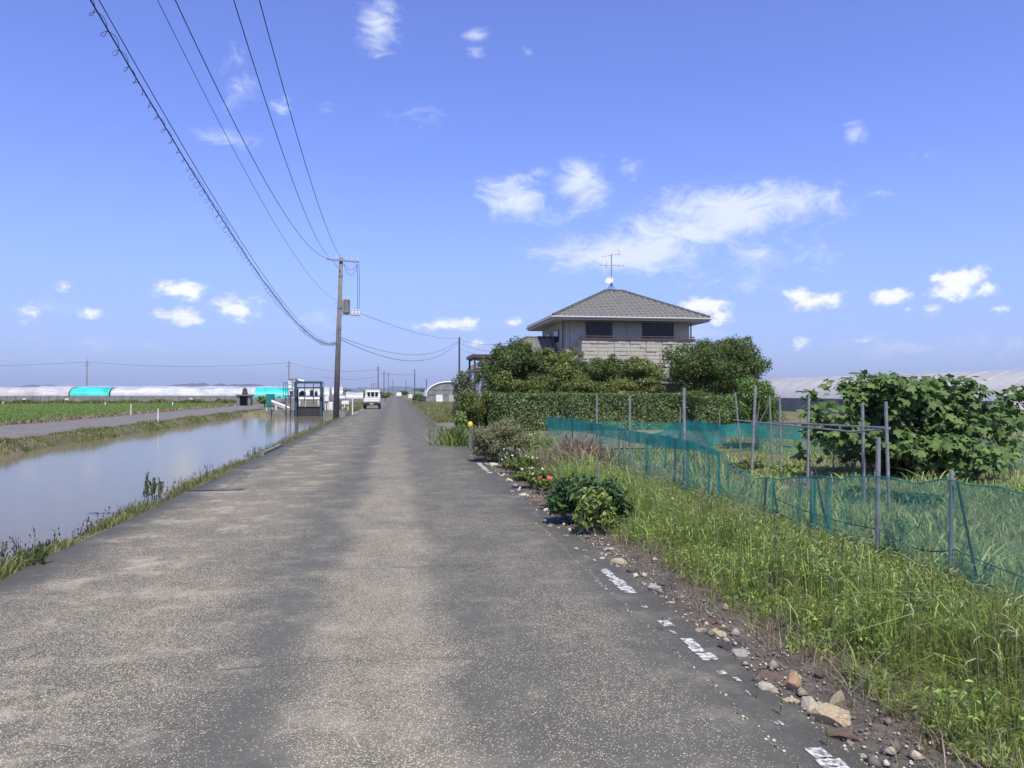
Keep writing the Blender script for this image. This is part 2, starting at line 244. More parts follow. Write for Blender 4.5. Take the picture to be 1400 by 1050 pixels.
MT = dict(
    road=road_material(), water=water_material(),
    ground=surf('field_earth', (.12, .115, .06), .95, (.20, .17, .12), .35, 8, .6, 12, spec=.1, speck=((.10, .12, .045), 1.3, .5)),
    verge=surf('verge_soil', (.068, .064, .055), .95, (.14, .128, .105), 5, 8, .9, 40, spec=.1),
    gravel=surf('gravel_track', (.13, .125, .12), .95, (.19, .18, .165), 1.2, 8, .5, 30, spec=.1, speck=((.26, .235, .19), 3.0, .66)),
    rice_soil=surf('paddy_soil', (.10, .155, .035), .95, (.125, .18, .05), .25, 6, .3, 6, spec=.05),
    sand=surf('sandy_soil', (.27, .22, .15), .95, (.16, .14, .09), 2.2, 7, .5, 20, spec=.1),
    hill=surf('forested_hill', (.03, .05, .03), .95, (.05, .07, .035), .004, 5, 0, spec=.05),
    paint=surf('road_paint', (.54, .54, .50), .8, (.13, .127, .115), 26, 8, lo=.44, hi=.58),
    concrete=surf('weathered_concrete', (.24, .23, .21), .9, (.13, .125, .115), 3, 6, .4, 25),
    pole=surf('concrete_pole', (.23, .215, .19), .85, (.155, .145, .13), 2.2, 6, .2, 30),
    wood_pole=surf('old_pole_wood', (.10, .085, .075), .9, (.06, .05, .045), 4, 6),
    steel=surf('galvanised_steel', (.36, .37, .38), .45, (.25, .26, .28), 6, 5, metallic=.7),
    post=surf('dull_pipe', (.33, .33, .33), .55, (.20, .20, .205), 9, 5, metallic=.35),
    dark=surf('dark_metal', (.03, .03, .032), .5, (.05, .048, .046), 5), black=surf('black_rubber', (.018, .018, .018), .8),
    cable=surf('cable_black', (.012, .012, .014), .6), spiral=surf('spiral_wire_grey', (.10, .10, .105), .5),
    white=surf('white_paint', (.78, .78, .76), .45, (.62, .61, .58), 5, 6), whiteplain=surf('white_plastic', (.75, .75, .73), .5),
    blue=surf('blue_painted_steel', (.025, .052, .088), .6, (.045, .08, .12), 5, 5), teal=surf('teal_plastic', (.02, .20, .18), .45, (.03, .15, .14), 4),
    yellow=surf('yellow_cap', (.72, .52, .05), .5), porcelain=surf('porcelain', (.62, .6, .56), .25),
    tile=tile_material('grey_roof_tile', (.155, .155, .13), (.225, .22, .19)), ridge=tile_material('ridge_tile', (.075, .08, .072), (.12, .125, .115)),
    siding=surf('beige_siding', (.40, .39, .32), .85, (.34, .335, .275), 3, 6, .15, 60), soffit=surf('soffit', (.38, .36, .31), .8),
    trim=surf('pale_gutter', (.40, .39, .36), .5), brown=surf('brown_aluminium', (.075, .055, .048), .45, (.095, .07, .06), 3), stone=surf('split_stone', (.46, .44, .36), .9, (.36, .34, .275), 7, 6, .5, 30),
    glass=surf('dark_glass', (.008, .010, .013), .12, spec=.25), red=surf('red_lens', (.45, .02, .02), .3), orange=surf('orange_lens', (.6, .2, .02), .3),
    film=plastic_film('white_film', (.95, .95, .94), .6, .28, (.35, 1, 1), .86), film_silver=plastic_film('silver_film', (.78, .79, .80), .25, .25, (.4, 1, 1)),
    film_old=plastic_film('dusty_film', (.74, .70, .71), .25, .4, (.3, 1, 1)), cyan=plastic_film('cyan_sheet', (.05, .72, .62), .15, .4, (.5, 1, 1)), mesh_grey=surf('grey_side_mesh', (.26, .26, .24), .9, (.16, .16, .15), 1.2, 6),
    net=net_material('teal_net', (.07, .40, .31), .36), net_dense=net_material('teal_net_doubled', (.015, .36, .30), .66), net_cord=surf('teal_cord', (.01, .17, .15), .7),
    bark=surf('bark', (.10, .085, .07), .95, (.06, .05, .042), 9, 6, .6, 30), twig=surf('twig', (.12, .10, .075), .9),
    leaf_dark=leafy('leaf_dark', [(0.04, 0.075, 0.018), (0.085, 0.133, 0.029), (0.144, 0.197, 0.043)]), leaf_mid=leafy('leaf_mid', [(0.058, 0.090, 0.019), (0.119, 0.159, 0.034), (0.211, 0.242, 0.054)]),
    leaf_maple=leafy('leaf_maple', [(0.067, 0.102, 0.023), (0.136, 0.179, 0.037), (0.237, 0.253, 0.059)]), leaf_bright=leafy('leaf_bright', [(0.048, 0.098, 0.018), (0.105, 0.195, 0.038), (0.180, 0.285, 0.060)]),
    leaf_hedge=leafy('leaf_hedge', [(0.044, 0.09, 0.018), (0.084, 0.149, 0.029), (0.128, 0.193, 0.045), (0.206, 0.223, 0.074)], spec=.5), leaf_grey=leafy('leaf_grey', [(0.069, 0.089, 0.050), (0.131, 0.154, 0.087), (0.216, 0.231, 0.133)]),
    leaf_bush=leafy('leaf_bush', [(0.105, 0.117, 0.055), (0.188, 0.195, 0.089), (0.285, 0.281, 0.144)]), leaf_fig=leafy('leaf_fig', [(0.054, 0.103, 0.026), (0.093, 0.158, 0.044), (0.141, 0.214, 0.061)], rough=.65, trans=.16, spec=.25),
    leaf_iris=leafy('leaf_iris', [(0.078, 0.143, 0.029), (0.143, 0.221, 0.052), (0.312, 0.351, 0.117)], trans=.3), leaf_peony=leafy('leaf_peony', [(0.028, 0.066, 0.022), (0.056, 0.114, 0.034), (0.112, 0.18, 0.048)]),
    leaf_lime=leafy('leaf_lime', [(0.088, 0.150, 0.031), (0.175, 0.250, 0.056), (0.275, 0.338, 0.100)]), straw=leafy('straw', [(.16, .12, .085), (.25, .19, .12), (.38, .30, .18)], trans=.1), dry=leafy('dry_weed', [(0.130, 0.104, 0.078), (0.208, 0.156, 0.117), (0.312, 0.234, 0.169)], trans=.12),
    grass=leafy('weed_green', [(0.109, 0.151, 0.038), (0.207, 0.263, 0.07), (0.304, 0.367, 0.108), (0.437, 0.486, 0.202)], trans=.45, spec=.25), grass_fresh=leafy('weed_fresh', [(0.138, 0.238, 0.048), (0.262, 0.375, 0.085), (0.428, 0.529, 0.157)], trans=.35, spec=.25), feather=leafy('weed_olive', [(0.14, 0.187, 0.049), (0.252, 0.314, 0.083), (0.378, 0.434, 0.138)], trans=.45, spec=.15), grass_low=leafy('garden_grass', [(0.133, 0.189, 0.06), (0.265, 0.351, 0.108), (0.419, 0.486, 0.194)], trans=.25, spec=.2),
    bank=leafy('bank_grass', [(0.083, 0.102, 0.03), (0.164, 0.19, 0.06), (0.299, 0.288, 0.128)], trans=.25, spec=.2), rice=leafy('rice_green', [(0.102, 0.156, 0.029), (0.126, 0.182, 0.036), (0.149, 0.207, 0.046)], trans=.3, spec=.2),
    plume=leafy('foxtail_plume', [(.22, .26, .09), (.34, .38, .17), (.45, .46, .24)], trans=.35, spec=.2), dockseed=leafy('dark_stalk', [(.04, .035, .025), (.07, .06, .035), (.11, .09, .05)]),
    pink=leafy('pink_petal', [(.6, .12, .14), (.75, .2, .2)]), cream=leafy('cream_petal', [(.7, .68, .6), (.8, .78, .72)]), poppy=leafy('poppy_petal', [(.75, .16, .09), (.8, .22, .12)]),
    rock_pale=surf('pale_stone', (.46, .39, .27), .9, (.60, .54, .43), 9, 6, .7, 35), rock_yellow=surf('ochre_stone', (.42, .32, .17), .9, (.58, .49, .34), 8, 6, .7, 35),
    rock_brown=surf('rust_stone', (.20, .125, .09), .9, (.13, .10, .085), 7, 6, .7, 35), rock_dark=surf('dark_stone', (.045, .044, .045), .8, (.085, .082, .08), 9, 6, .7, 35),
    rock_orange=surf('orange_stone', (.42, .22, .10), .9, (.48, .38, .26), 6, 5, .7, 35), rock_grey=surf('grey_stone', (.30, .28, .26), .9, (.44, .41, .37), 9, 6, .7, 35),
)

# ------------------------------------------------------------------ building helpers
def tag(o, label, cat=None, group=None, kind=None):
    o['label'] = label
    if cat: o['category'] = cat
    if group: o['group'] = group
    if kind: o['kind'] = kind
    return o
def empty(name, loc, rz=0.0, label=None, cat=None, group=None):
    o = bpy.data.objects.new(name, None); COL.objects.link(o); o.location = loc; o.rotation_euler = (0, 0, rz); o.empty_display_size = .2
    if label: tag(o, label, cat, group)
    return o
def root_loc(o):
    v = Vector((0, 0, 0))
    while o is not None: v += o.location; o = o.parent
    return v
def copy_tree(o, parent=None):
    c = o.copy(); COL.objects.link(c); c.parent = parent
    for ch in o.children: copy_tree(ch, c)
    return c
def link_mesh(name, me, mat, parent, recenter=True, V=None):
    me.materials.append(mat); o = bpy.data.objects.new(name, me); COL.objects.link(o)
    if parent is not None: o.parent = parent
    return o
def np_obj(name, V, F, mat, parent=None, smooth=False, local=False):
    """V (n,3) world coordinates, F list of index arrays (each uniform width)."""
    V = np.asarray(V, dtype=np.float32).reshape(-1, 3)
    if not isinstance(F, (list, tuple)): F = [F]
    F = [np.asarray(f, dtype=np.int32) for f in F if len(f)]
    if parent is not None and not local:
        V = V - np.array(root_loc(parent), dtype=np.float32)
        loc = None
    elif parent is None and not local:
        loc = Vector(((V[:, 0].min() + V[:, 0].max()) / 2, (V[:, 1].min() + V[:, 1].max()) / 2, V[:, 2].min()))
        V = V - np.array(loc, dtype=np.float32)
    else: loc = None
    me = bpy.data.meshes.new(name)
    me.vertices.add(len(V)); me.vertices.foreach_set('co', V.ravel())
    idx = np.concatenate([f.ravel() for f in F]); tot = np.concatenate([np.full(len(f), f.shape[1], dtype=np.int32) for f in F])
    start = np.concatenate([[0], np.cumsum(tot)[:-1]]).astype(np.int32)
    me.loops.add(len(idx)); me.loops.foreach_set('vertex_index', idx)
    me.polygons.add(len(tot)); me.polygons.foreach_set('loop_start', start)
    if smooth: me.polygons.foreach_set('use_smooth', np.ones(len(tot), dtype=bool))
    me.update(calc_edges=True)
    o = link_mesh(name, me, mat, parent)
    if loc is not None: o.location = loc
    return o
class MB:
    def __init__(s): s.v = []; s.f = []
    def add(s, vs, fs):
        n = len(s.v); s.v += [tuple(v) for v in vs]; s.f += [tuple(i + n for i in f) for f in fs]; return s
    def box(s, lo, hi, rz=0, piv=None, taper=None):
        x0, y0, z0 = lo; x1, y1, z1 = hi
        vs = [Vector(p) for p in ((x0,y0,z0),(x1,y0,z0),(x1,y1,z0),(x0,y1,z0),(x0,y0,z1),(x1,y0,z1),(x1,y1,z1),(x0,y1,z1))]
        if taper:
            cx, cy = (x0+x1)/2, (y0+y1)/2
            for v in vs[4:]: v.x = cx + (v.x-cx)*taper[0]; v.y = cy + (v.y-cy)*taper[1]
        if rz:
            p = Vector(piv or ((x0+x1)/2, (y0+y1)/2, z0)); m = Matrix.Rotation(rz, 3, 'Z'); vs = [p + m @ (v - p) for v in vs]
        return s.add(vs, [(0,3,2,1),(4,5,6,7),(0,1,5,4),(1,2,6,5),(2,3,7,6),(3,0,4,7)])
    def bar(s, a, b, w, h=None, up=(0,0,1)):
        a, b = Vector(a), Vector(b); h = h or w; d = (b-a).normalized(); u = Vector(up)
        if abs(d.dot(u)) > .99: u = Vector((0,1,0))
        r = d.cross(u).normalized(); u = r.cross(d)
        q = [(-1,-1),(1,-1),(1,1),(-1,1)]
        return s.add([p + r*(i*w/2) + u*(j*h/2) for p in (a, b) for i, j in q], [(0,3,2,1),(4,5,6,7),(0,1,5,4),(1,2,6,5),(2,3,7,6),(3,0,4,7)])
    def tube(s, pts, rad, n=8, caps=True):
        pts = [Vector(p) for p in pts]; m = len(pts); rr = rad if hasattr(rad, '__len__') else [rad]*m
        vs = []; prev = None
        for i, p in enumerate(pts):
            d = (pts[min(i+1, m-1)] - pts[max(i-1, 0)]).normalized()
            u = prev if prev is not None else (Vector((0,0,1)) if abs(d.z) < .9 else Vector((1,0,0)))
            r = d.cross(u)
            if r.length < 1e-4: r = d.orthogonal()
            r.normalize(); u = r.cross(d); prev = u
            for k in range(n):
                t = 2*math.pi*k/n; vs.append(p + (r*math.cos(t) + u*math.sin(t))*rr[i])
        fs = [(i*n+k, i*n+(k+1)%n, (i+1)*n+(k+1)%n, (i+1)*n+k) for i in range(m-1) for k in range(n)]
        if caps: fs += [tuple(range(n-1, -1, -1)), tuple(range((m-1)*n, m*n))]
        return s.add(vs, fs)
    def cyl(s, a, b, r, n=12): return s.tube([a, b], r, n)
    def lathe(s, prof, c=(0,0,0), n=14):
        vs = [(c[0]+r*math.cos(2*math.pi*k/n), c[1]+r*math.sin(2*math.pi*k/n), c[2]+z) for r, z in prof for k in range(n)]
        m = len(prof); fs = [(i*n+k, i*n+(k+1)%n, (i+1)*n+(k+1)%n, (i+1)*n+k) for i in range(m-1) for k in range(n)]
        fs += [tuple(range(n-1, -1, -1)), tuple(range((m-1)*n, m*n))]; return s.add(vs, fs)
    def build(s, name, mat, parent=None, smooth=False, bevel=0, local=False):
        V = [Vector(v) for v in s.v]; loc = None
        if not local:
            if parent is not None:
                p = root_loc(parent); V = [v - p for v in V]
            else:
                loc = Vector(((min(v.x for v in V)+max(v.x for v in V))/2, (min(v.y for v in V)+max(v.y for v in V))/2, min(v.z for v in V))); V = [v - loc for v in V]
        me = bpy.data.meshes.new(name); me.from_pydata(V, [], s.f); me.update()
        if bevel:
            bm = bmesh.new(); bm.from_mesh(me)
            bmesh.ops.bevel(bm, geom=[e for e in bm.edges if len(e.link_faces) == 2 and e.calc_face_angle(0) > .5], offset=bevel, segments=2, affect='EDGES', clamp_overlap=True)
            bm.to_mesh(me); bm.free()
        if smooth:
            for p in me.polygons: p.use_smooth = True
        o = link_mesh(name, me, mat, parent)
        if loc is not None: o.location = loc
        return o
def struct(o): o['kind'] = 'structure'; return o
def unit(v): return v / np.maximum(np.linalg.norm(v, axis=1, keepdims=True), 1e-9)

# ---- vegetation
def leaf_quads(P, Nn, size, rng, aspect=.5, rand=.9, up=.35, droop=.25):
    n = len(P); nr = unit(Nn + rng.normal(size=(n,3))*rand*.6 + np.array([0,0,up]))
    t = unit(np.cross(nr, rng.normal(size=(n,3)))); b = np.cross(nr, t)
    L = size*rng.uniform(.6, 1.35, (n,1)); Wd = L*aspect*rng.uniform(.8, 1.2, (n,1))
    tip = P + t*L*.6; tip[:, 2] -= (L[:, 0]*droop)
    V = np.stack([P - t*L*.4, P + b*Wd*.5 - nr*L*.06, tip, P - b*Wd*.5 - nr*L*.06], 1).reshape(-1, 3)
    return V, np.arange(n*4).reshape(-1, 4)
def crown_points(blobs, n, rng, k=16, rf=.36, zmin=None, inner=.25):
    cs, rs = [], []
    for (c, r) in blobs:
        c = np.array(c); r = np.array(r); kk = max(4, int(k*(r.prod()**(2/3))/(np.array(blobs[0][1]).prod()**(2/3)) + .5))
        d = unit(rng.normal(size=(kk, 3))); q = rng.uniform(.45, .86, (kk, 1))
        cs.append(c + d*r*q); rs.append(np.tile(r*rf, (kk, 1))*rng.uniform(.65, 1.3, (kk, 1)))
        ni = max(1, int(kk*inner)); cs.append(c + unit(rng.normal(size=(ni, 3)))*r*rng.uniform(0, .5, (ni, 1))); rs.append(np.tile(r*rf*1.2, (ni, 1)))
    cs = np.concatenate(cs); rs = np.concatenate(rs); w = rs.prod(1)**(2/3); w /= w.sum()
    i = rng.choice(len(cs), n, p=w); d = unit(rng.normal(size=(n, 3))); q = np.minimum(np.abs(rng.normal(.82, .22, (n, 1))), 1.2)
    P = cs[i] + d*rs[i]*q
    if zmin is not None: P[:, 2] = np.maximum(P[:, 2], zmin + rng.uniform(0, .12, n))
    return P, d, cs
def blob(px, py, rx, ry, Y, ry_depth=None):
    p = at(px, py, Y); s = mpp(p); return (tuple(p), (rx*s, (ry_depth if ry_depth else rx*s), ry*s))
def trunk_mesh(base, tops, r0, rng, bendy=.12):
    mb = MB(); base = Vector(base)
    fork = base + Vector((rng.normal()*.05, rng.normal()*.05, (max(t[2] for t in tops) - base.z)*.32))
    mb.tube([base - Vector((0,0,.05)), base + (fork-base)*.5 + Vector((rng.normal()*.03, rng.normal()*.03, 0)), fork], [r0*1.25, r0, r0*.82], 7)
    for t in tops:
        t = Vector(t); mid = fork.lerp(t, .5) + Vector((rng.normal(), rng.normal(), rng.normal()))*bendy*(t-fork).length*.6
        mb.tube([fork - (mid-fork)*.08, mid, t], [r0*.6, r0*.35, r0*.08], 5)
    return mb
def tree(name, label, cat, base, blobs, n, size, mat, seed, r0=.08, group=None, k=16, rf=.36, aspect=.5, zmin=.05, limbs=9, inner=.25, bark='bark', up=.35, crown='crown'):
    rng = np.random.default_rng(seed); root = empty(name, base, 0, label, cat, group)
    P, d, cs = crown_points(blobs, n, rng, k, rf, zmin, inner)
    V, F = leaf_quads(P, d, size, rng, aspect, up=up); np_obj(crown, V, F, MT[mat], root)
    pick = cs[rng.choice(len(cs), min(limbs, len(cs)), replace=False)]
    trunk_mesh(base, [tuple(p) for p in pick], r0, rng).build('trunk', MT[bark], root, smooth=True)
    return root
def blades(P, h, w, rng, lean=.35, segs=2, curl=.5):
    """P (n,3) roots, h (n,), tapering bent blades."""
    n = len(P); a = rng.uniform(0, 2*np.pi, n); dirv = np.stack([np.cos(a), np.sin(a), np.zeros(n)], 1)
    b = rng.uniform(0, 2*np.pi, n); side = np.stack([np.cos(b), np.sin(b), np.zeros(n)], 1)
    ln = (np.abs(rng.normal(0, lean, n))*h)[:, None]; hh = h[:, None]; ww = (w*rng.uniform(.6, 1.4, n))[:, None]
    mid = P + dirv*ln*.3 + np.array([0,0,1])*hh*.55
    q = P + dirv*ln*.7 + np.array([0,0,1])*hh*.85; tip = P + dirv*ln*(1+curl*.5) + np.array([0,0,1])*hh*(1-curl*.12)
    V = np.stack([P - side*ww*.5, P + side*ww*.5, mid + side*ww*.45, mid - side*ww*.45, q + side*ww*.3, q - side*ww*.3, tip], 1).reshape(-1, 3)
    o = np.arange(n)[:, None]*7
    return V, [np.concatenate([o + np.array([0,1,2,3]), o + np.array([3,2,4,5])]), o + np.array([5,4,6])]
def merge(parts):
    Vs, Q, T, off = [], [], [], 0
    for V, F in parts:
        F = F if isinstance(F, (list, tuple)) else [F]
        for f in F: (Q if f.shape[1] == 4 else T).append(f + off)
        Vs.append(V); off += len(V)
    out = []
    if Q: out.append(np.concatenate(Q))
    if T: out.append(np.concatenate(T))
    return np.concatenate(Vs), out

# ------------------------------------------------------------------ the setting
ROAD_L, ROAD_R = -3.3, 2.02
WATER_Z = -.36
CANAL_END = 63.0
def ss(a, b, x): t = np.clip((x - a)/(b - a), 0, 1); return t*t*(3 - 2*t)
def ground_z(x, y):
    x = np.asarray(x, float); y = np.asarray(y, float)
    wob = .18*np.sin(y*.9) + .12*np.sin(y*2.3 + 1)
    trench = (1 - ss(-4.75, -3.45, x + wob*.4))*(ss(-12.5, -11.4, x + wob*.6))
    z = -.05 - 1.0*trench*(1 - ss(CANAL_END - .2, CANAL_END + .8, y))
    far_bank = np.exp(-((x + 12.5)/.4)**2)*.04*(1 - ss(60, 66, y))
    right = ss(2.1, 2.9, x)*(1 - ss(60, 90, y))*(.05 + .03*np.sin(x*1.7 + y*.6)*np.sin(y*.8))*(1 - ss(24, 30, x))
    return z + far_bank + right
def make_ground():
    def axis(lo, hi, dense, step):
        a = list(np.arange(dense[0], dense[1] + 1e-6, step)); v, s = dense[1], step
        while v < hi: s *= 1.22; v = min(v + s, hi); a.append(v)
        v, s = dense[0], step
        while v > lo: s *= 1.22; v = max(v - s, lo); a.insert(0, v)
        return np.array(a)
    xs = axis(-9000, 9000, (-14, 8), .22); ys = axis(-600, 9000, (0, 30), .3)
    ys = np.unique(np.concatenate([ys, np.arange(30, 68, .8)]))
    X, Y = np.meshgrid(xs, ys); Z = ground_z(X, Y)
    V = np.stack([X, Y, Z], -1).reshape(-1, 3); nx, ny = len(xs), len(ys)
    i = np.arange(nx*ny).reshape(ny, nx); F = np.stack([i[:-1,:-1], i[:-1,1:], i[1:,1:], i[1:,:-1]], -1).reshape(-1, 4)
    o = np_obj('ground', V, F, MT['ground'], smooth=True); struct(o)
make_ground()
def strip(name, x0, x1, y0, y1, z, mat, nx=6, ny=160, wob=.05, seed=0, thick=.06):
    rng = np.random.default_rng(seed); ys = y0 + (y1 - y0)*np.linspace(0, 1, ny)**2.2
    offl = np.interp(ys, ys[::2], rng.normal(0, wob, len(ys[::2]))); offr = np.interp(ys, ys[::2], rng.normal(0, wob, len(ys[::2])))
    t = np.linspace(0, 1, nx); X = (x0 + offl)[:, None]*(1 - t) + (x1 + offr)[:, None]*t; Y = np.repeat(ys[:, None], nx, 1); Z = np.full_like(X, z)
    V = np.stack([X, Y, Z], -1).reshape(-1, 3); i = np.arange(nx*ny).reshape(ny, nx); F = np.stack([i[:-1,:-1], i[:-1,1:], i[1:,1:], i[1:,:-1]], -1).reshape(-1, 4)
    V0 = V.reshape(ny, nx, 3); edges = []
    for c in (0, nx - 1):
        low = V0[:, c].copy(); low[:, 2] -= thick; base = len(V); V = np.concatenate([V, low]); a = i[:, c]; b = np.arange(ny) + base
        edges.append(np.stack([a[:-1], a[1:], b[1:], b[:-1]], 1) if c == 0 else np.stack([a[1:], a[:-1], b[:-1], b[1:]], 1))
    me_o = np_obj(name, V, [np.concatenate([F] + edges)], MT[mat], local=True); return struct(me_o)
strip('road', ROAD_L, ROAD_R, -14, 2200, 0.0, 'road', 8, 700, .045, 1)
strip('farm_track', -18.6, -12.85, -14, 130, -.012, 'gravel', 6, 160, .12, 2, thick=.3)
strip('driveway', 1.9, 7.0, 31.5, 38.5, -.004, 'gravel', 6, 30, .1, 4)
strip('verge', 1.9, 2.75, -4, 24, -.012, 'verge', 5, 120, .06, 3)
strip('garden_plot', 5.4, 11.5, 20, 30, .045, 'sand', 6, 30, .1, 6)
def sheet(name, x0, x1, y0, y1, z, mat):
    return struct(np_obj(name, [(x0,y0,z),(x1,y0,z),(x1,y1,z),(x0,y1,z)], np.array([[0,1,2,3]]), MT[mat], local=True))
sheet('water', -12.6, -3.3, -14, CANAL_END + .6, WATER_Z, 'water')
sheet('rice_field', -110, -19.3, 24, 113, .0, 'rice_soil')
def hills():
    for j, (px0, px1, Y, h, sd_) in enumerate(((-500, 500, 5200, 84, 1), (150, 900, 6600, 84, 2), (-700, 260, 6400, 140, 5), (700, 2200, 6000, 80, 3))):
        rng = np.random.default_rng(sd_); a, b = at(px0, 536, Y), at(px1, 536, Y); n = 160; x = np.linspace(a.x, b.x, n); t = np.linspace(0, 1, n)
        prof = h*(.45 + .3*np.sin(t*9 + sd_) + .18*np.sin(t*23 + 2*sd_) + .1*np.sin(t*61 + sd_) + .05*rng.normal(size=n))*np.sin(np.pi*t)**.5
        prof = np.maximum(prof, 3); rows = []
        for k, (dy, s) in enumerate(((-500, 0), (-300, .45), (-120, .8), (0, 1), (250, .6), (500, 0))):
            rows.append(np.stack([x, np.full(n, Y + dy), prof*s - 2 + (s > 0)*(s < 1)*rng.normal(0, h*.03, n)], 1))
        V = np.concatenate(rows); i = np.arange(6*n).reshape(6, n); F = np.stack([i[:-1,:-1], i[:-1,1:], i[1:,1:], i[1:,:-1]], -1).reshape(-1, 4)
        struct(np_obj('hill', V, F, MT['hill'], smooth=True))
hills()
def road_line():
    rng = np.random.default_rng(11); mb = MB()
    solid = [(pix(655,633).y, pix(672,648).y), (pix(820,780).y, pix(864,814).y), (pix(932,876).y, pix(972,908).y), (pix(1112,1028).y, 2.6), (4.75, 5.0)]
    faint = [(pix(860,812).y, pix(700,668).y, .55), (pix(970,905).y, pix(885,830).y, .45), (17.6, 40, .25), (2.2, 4.2, .3)]
    solid = [tuple(sorted(s)) for s in solid]; faint = [(min(a,b), max(a,b), p) for a, b, p in faint]
    y = 2.0
    while y < 34:
        L = rng.uniform(.03, .13)*(1 + y*.05); p = 0
        for a, b in solid:
            if a <= y <= b: p = .93
        if not p:
            for a, b, q in faint:
                if a <= y <= b: p = max(p, q)
        if rng.random() < p:
            full = p > .9; w = .12; x0 = 1.80 + (rng.uniform(0, .03) if full else rng.uniform(0, .11)); x1 = 1.80 + (w - rng.uniform(0, .03) if full else min(w, x0 - 1.80 + rng.uniform(.01, .06)))
            n = 5; up = [(x0 + (x1-x0)*i/(n-1), y + L*(.93 if full else .5) + rng.normal(0, .006), .004) for i in range(n)]; dn = [(x0 + (x1-x0)*i/(n-1), y + rng.normal(0, .006), .004) for i in range(n)]
            mb.add(dn + up, [(i, i+1, n+i+1, n+i) for i in range(n-1)])
        y += L
    # the far left edge line, worn short
    for y0, y1 in ((56, 62), (66, 80)):
        y = y0
        while y < y1:
            L = rng.uniform(.3, .9)
            if rng.random() < .75: mb.add([(-3.05, y, .004), (-2.93, y, .004), (-2.93, y+L, .004), (-3.05, y+L, .004)], [(0,1,2,3)])
            y += L
    o = mb.build('road_marking', MT['paint'], local=True); struct(o)
road_line()

# ------------------------------------------------------------------ house
def tile_face(mb, A, B, C, D, course=.26, roll=.29):
    """Eave A->B, ridge D->C: stepped courses of rolled tiles over the sloping face."""
    A, B, C, D = map(Vector, (A, B, C, D)); ex = (B - A).normalized(); nrm = (B - A).cross(D - A).normalized()
    up = nrm.cross(ex).normalized(); Lu = (D - A).dot(up); n = max(3, int(round(Lu/course)))
    dl, dr = (D - A).dot(ex), (C - B).dot(ex); W = (B - A).length; step = roll/4
    ks = int(W/step) + 2
    def pt(x, s, lift): return A + ex*x + up*s + nrm*lift
    for j in range(n):
        s0, s1 = Lu*j/n, Lu*(j+1)/n
        l0, l1 = dl*j/n, dl*(j+1)/n; r0, r1 = W + dr*j/n, W + dr*(j+1)/n
        row0, row1, row2 = [], [], []
        for k in range(ks):
            x = k*step; h = .022*(1 + math.cos(2*math.pi*x/roll)) if True else 0
            xa = min(max(x, l0), r0); xb = min(max(x, l1), r1)
            row0.append(pt(xa, s0 - .015, .0)); row1.append(pt(xa, s0 - .015, .035 + h)); row2.append(pt(xb, s1, .004 + h))
        b = len(mb.v); m = len(row0); vs = row0 + row1 + row2; fs = []
        for k in range(m - 1):
            if (row1[k+1] - row1[k]).length > 1e-3 or (row2[k+1] - row2[k]).length > 1e-3:
                fs += [(k, k+1, m+k+1, m+k), (m+k, m+k+1, 2*m+k+1, 2*m+k)]
        mb.add(vs, fs)
def hip_roof(root, x0, x1, y0, y1, ze, xr0, xr1, yr, zr, gutter=True, name='roof'):
    mb = MB(); a, b, c, d = (x0,y0,ze), (x1,y0,ze), (x1,y1,ze), (x0,y1,ze); p, q = (xr0,yr,zr), (xr1,yr,zr)
    tile_face(mb, a, b, q, p); tile_face(mb, b, c, q, q); tile_face(mb, c, d, p, q); tile_face(mb, d, a, p, p)
    roof = mb.build(name, MT['tile'], root)
    for s, e in ((a, p), (b, q), (c, q), (d, p), (p, q)):
        s, e = Vector(s), Vector(e); L = (e - s).length; m = MB(); n = max(2, int(L/.32))
        for i in range(n):
            u0, u1 = s.lerp(e, i/n), s.lerp(e, (i+1.06)/n); lift = Vector((0,0,.05))
            m.tube([u0 + lift, u0.lerp(u1, .75) + lift, u1 + lift], [.10, .085, .075], 7)
        m.build('ridge_cap', MT['ridge'], roof)
    m = MB(); t = .16
    for s, e, n in (((x0,y0),(x1,y0),(0,-1)), ((x1,y0),(x1,y1),(1,0)), ((x1,y1),(x0,y1),(0,1)), ((x0,y1),(x0,y0),(-1,0))):
        m.bar((s[0], s[1], ze - .1), (e[0], e[1], ze - .1), .035, .2)
    m.build('fascia', MT['trim'], roof)
    m = MB(); ov = .04
    m.add([(x0+ov,y0+ov,ze-.17),(x1-ov,y0+ov,ze-.17),(x1-ov,y1-ov,ze-.17),(x0+ov,y1-ov,ze-.17)], [(0,3,2,1)])
    m.build('soffit', MT['soffit'], roof)
    if gutter:
        m = MB(); m.tube([(x0-.05, y0-.07, ze-.05), (x1+.05, y0-.07, ze-.05)], .06, 8); m.tube([(x0-.07, y0-.05, ze-.05), (x0-.07, y1+.05, ze-.05)], .06, 8)
        m.build('gutter', MT['trim'], roof)
    return roof
def window(root, x0, x1, z0, z1, y, panes=2):
    m = MB(); f = .05
    for lo, hi in (((x0,z0),(x1,z0+f)), ((x0,z1-f),(x1,z1)), ((x0,z0+f),(x0+f,z1-f)), ((x1-f,z0+f),(x1,z1-f))): m.box((lo[0], y-.05, lo[1]), (hi[0], y+.02, hi[1]))
    w = m.build('window', MT['brown'], root); L = (x1 - x0 - 2*f)/panes
    for i in range(panes):
        a = x0 + f + L*i
        MB().box((a+.02, y-.005 + .015*(i % 2), z0+f+.02), (a+L-.02, y+.01 + .015*(i % 2), z1-f-.02)).build('pane', MT['glass'], w)
        if i: MB().box((a-.02, y-.03, z0+f), (a+.02, y-.006, z1-f)).build('mullion', MT['brown'], w)
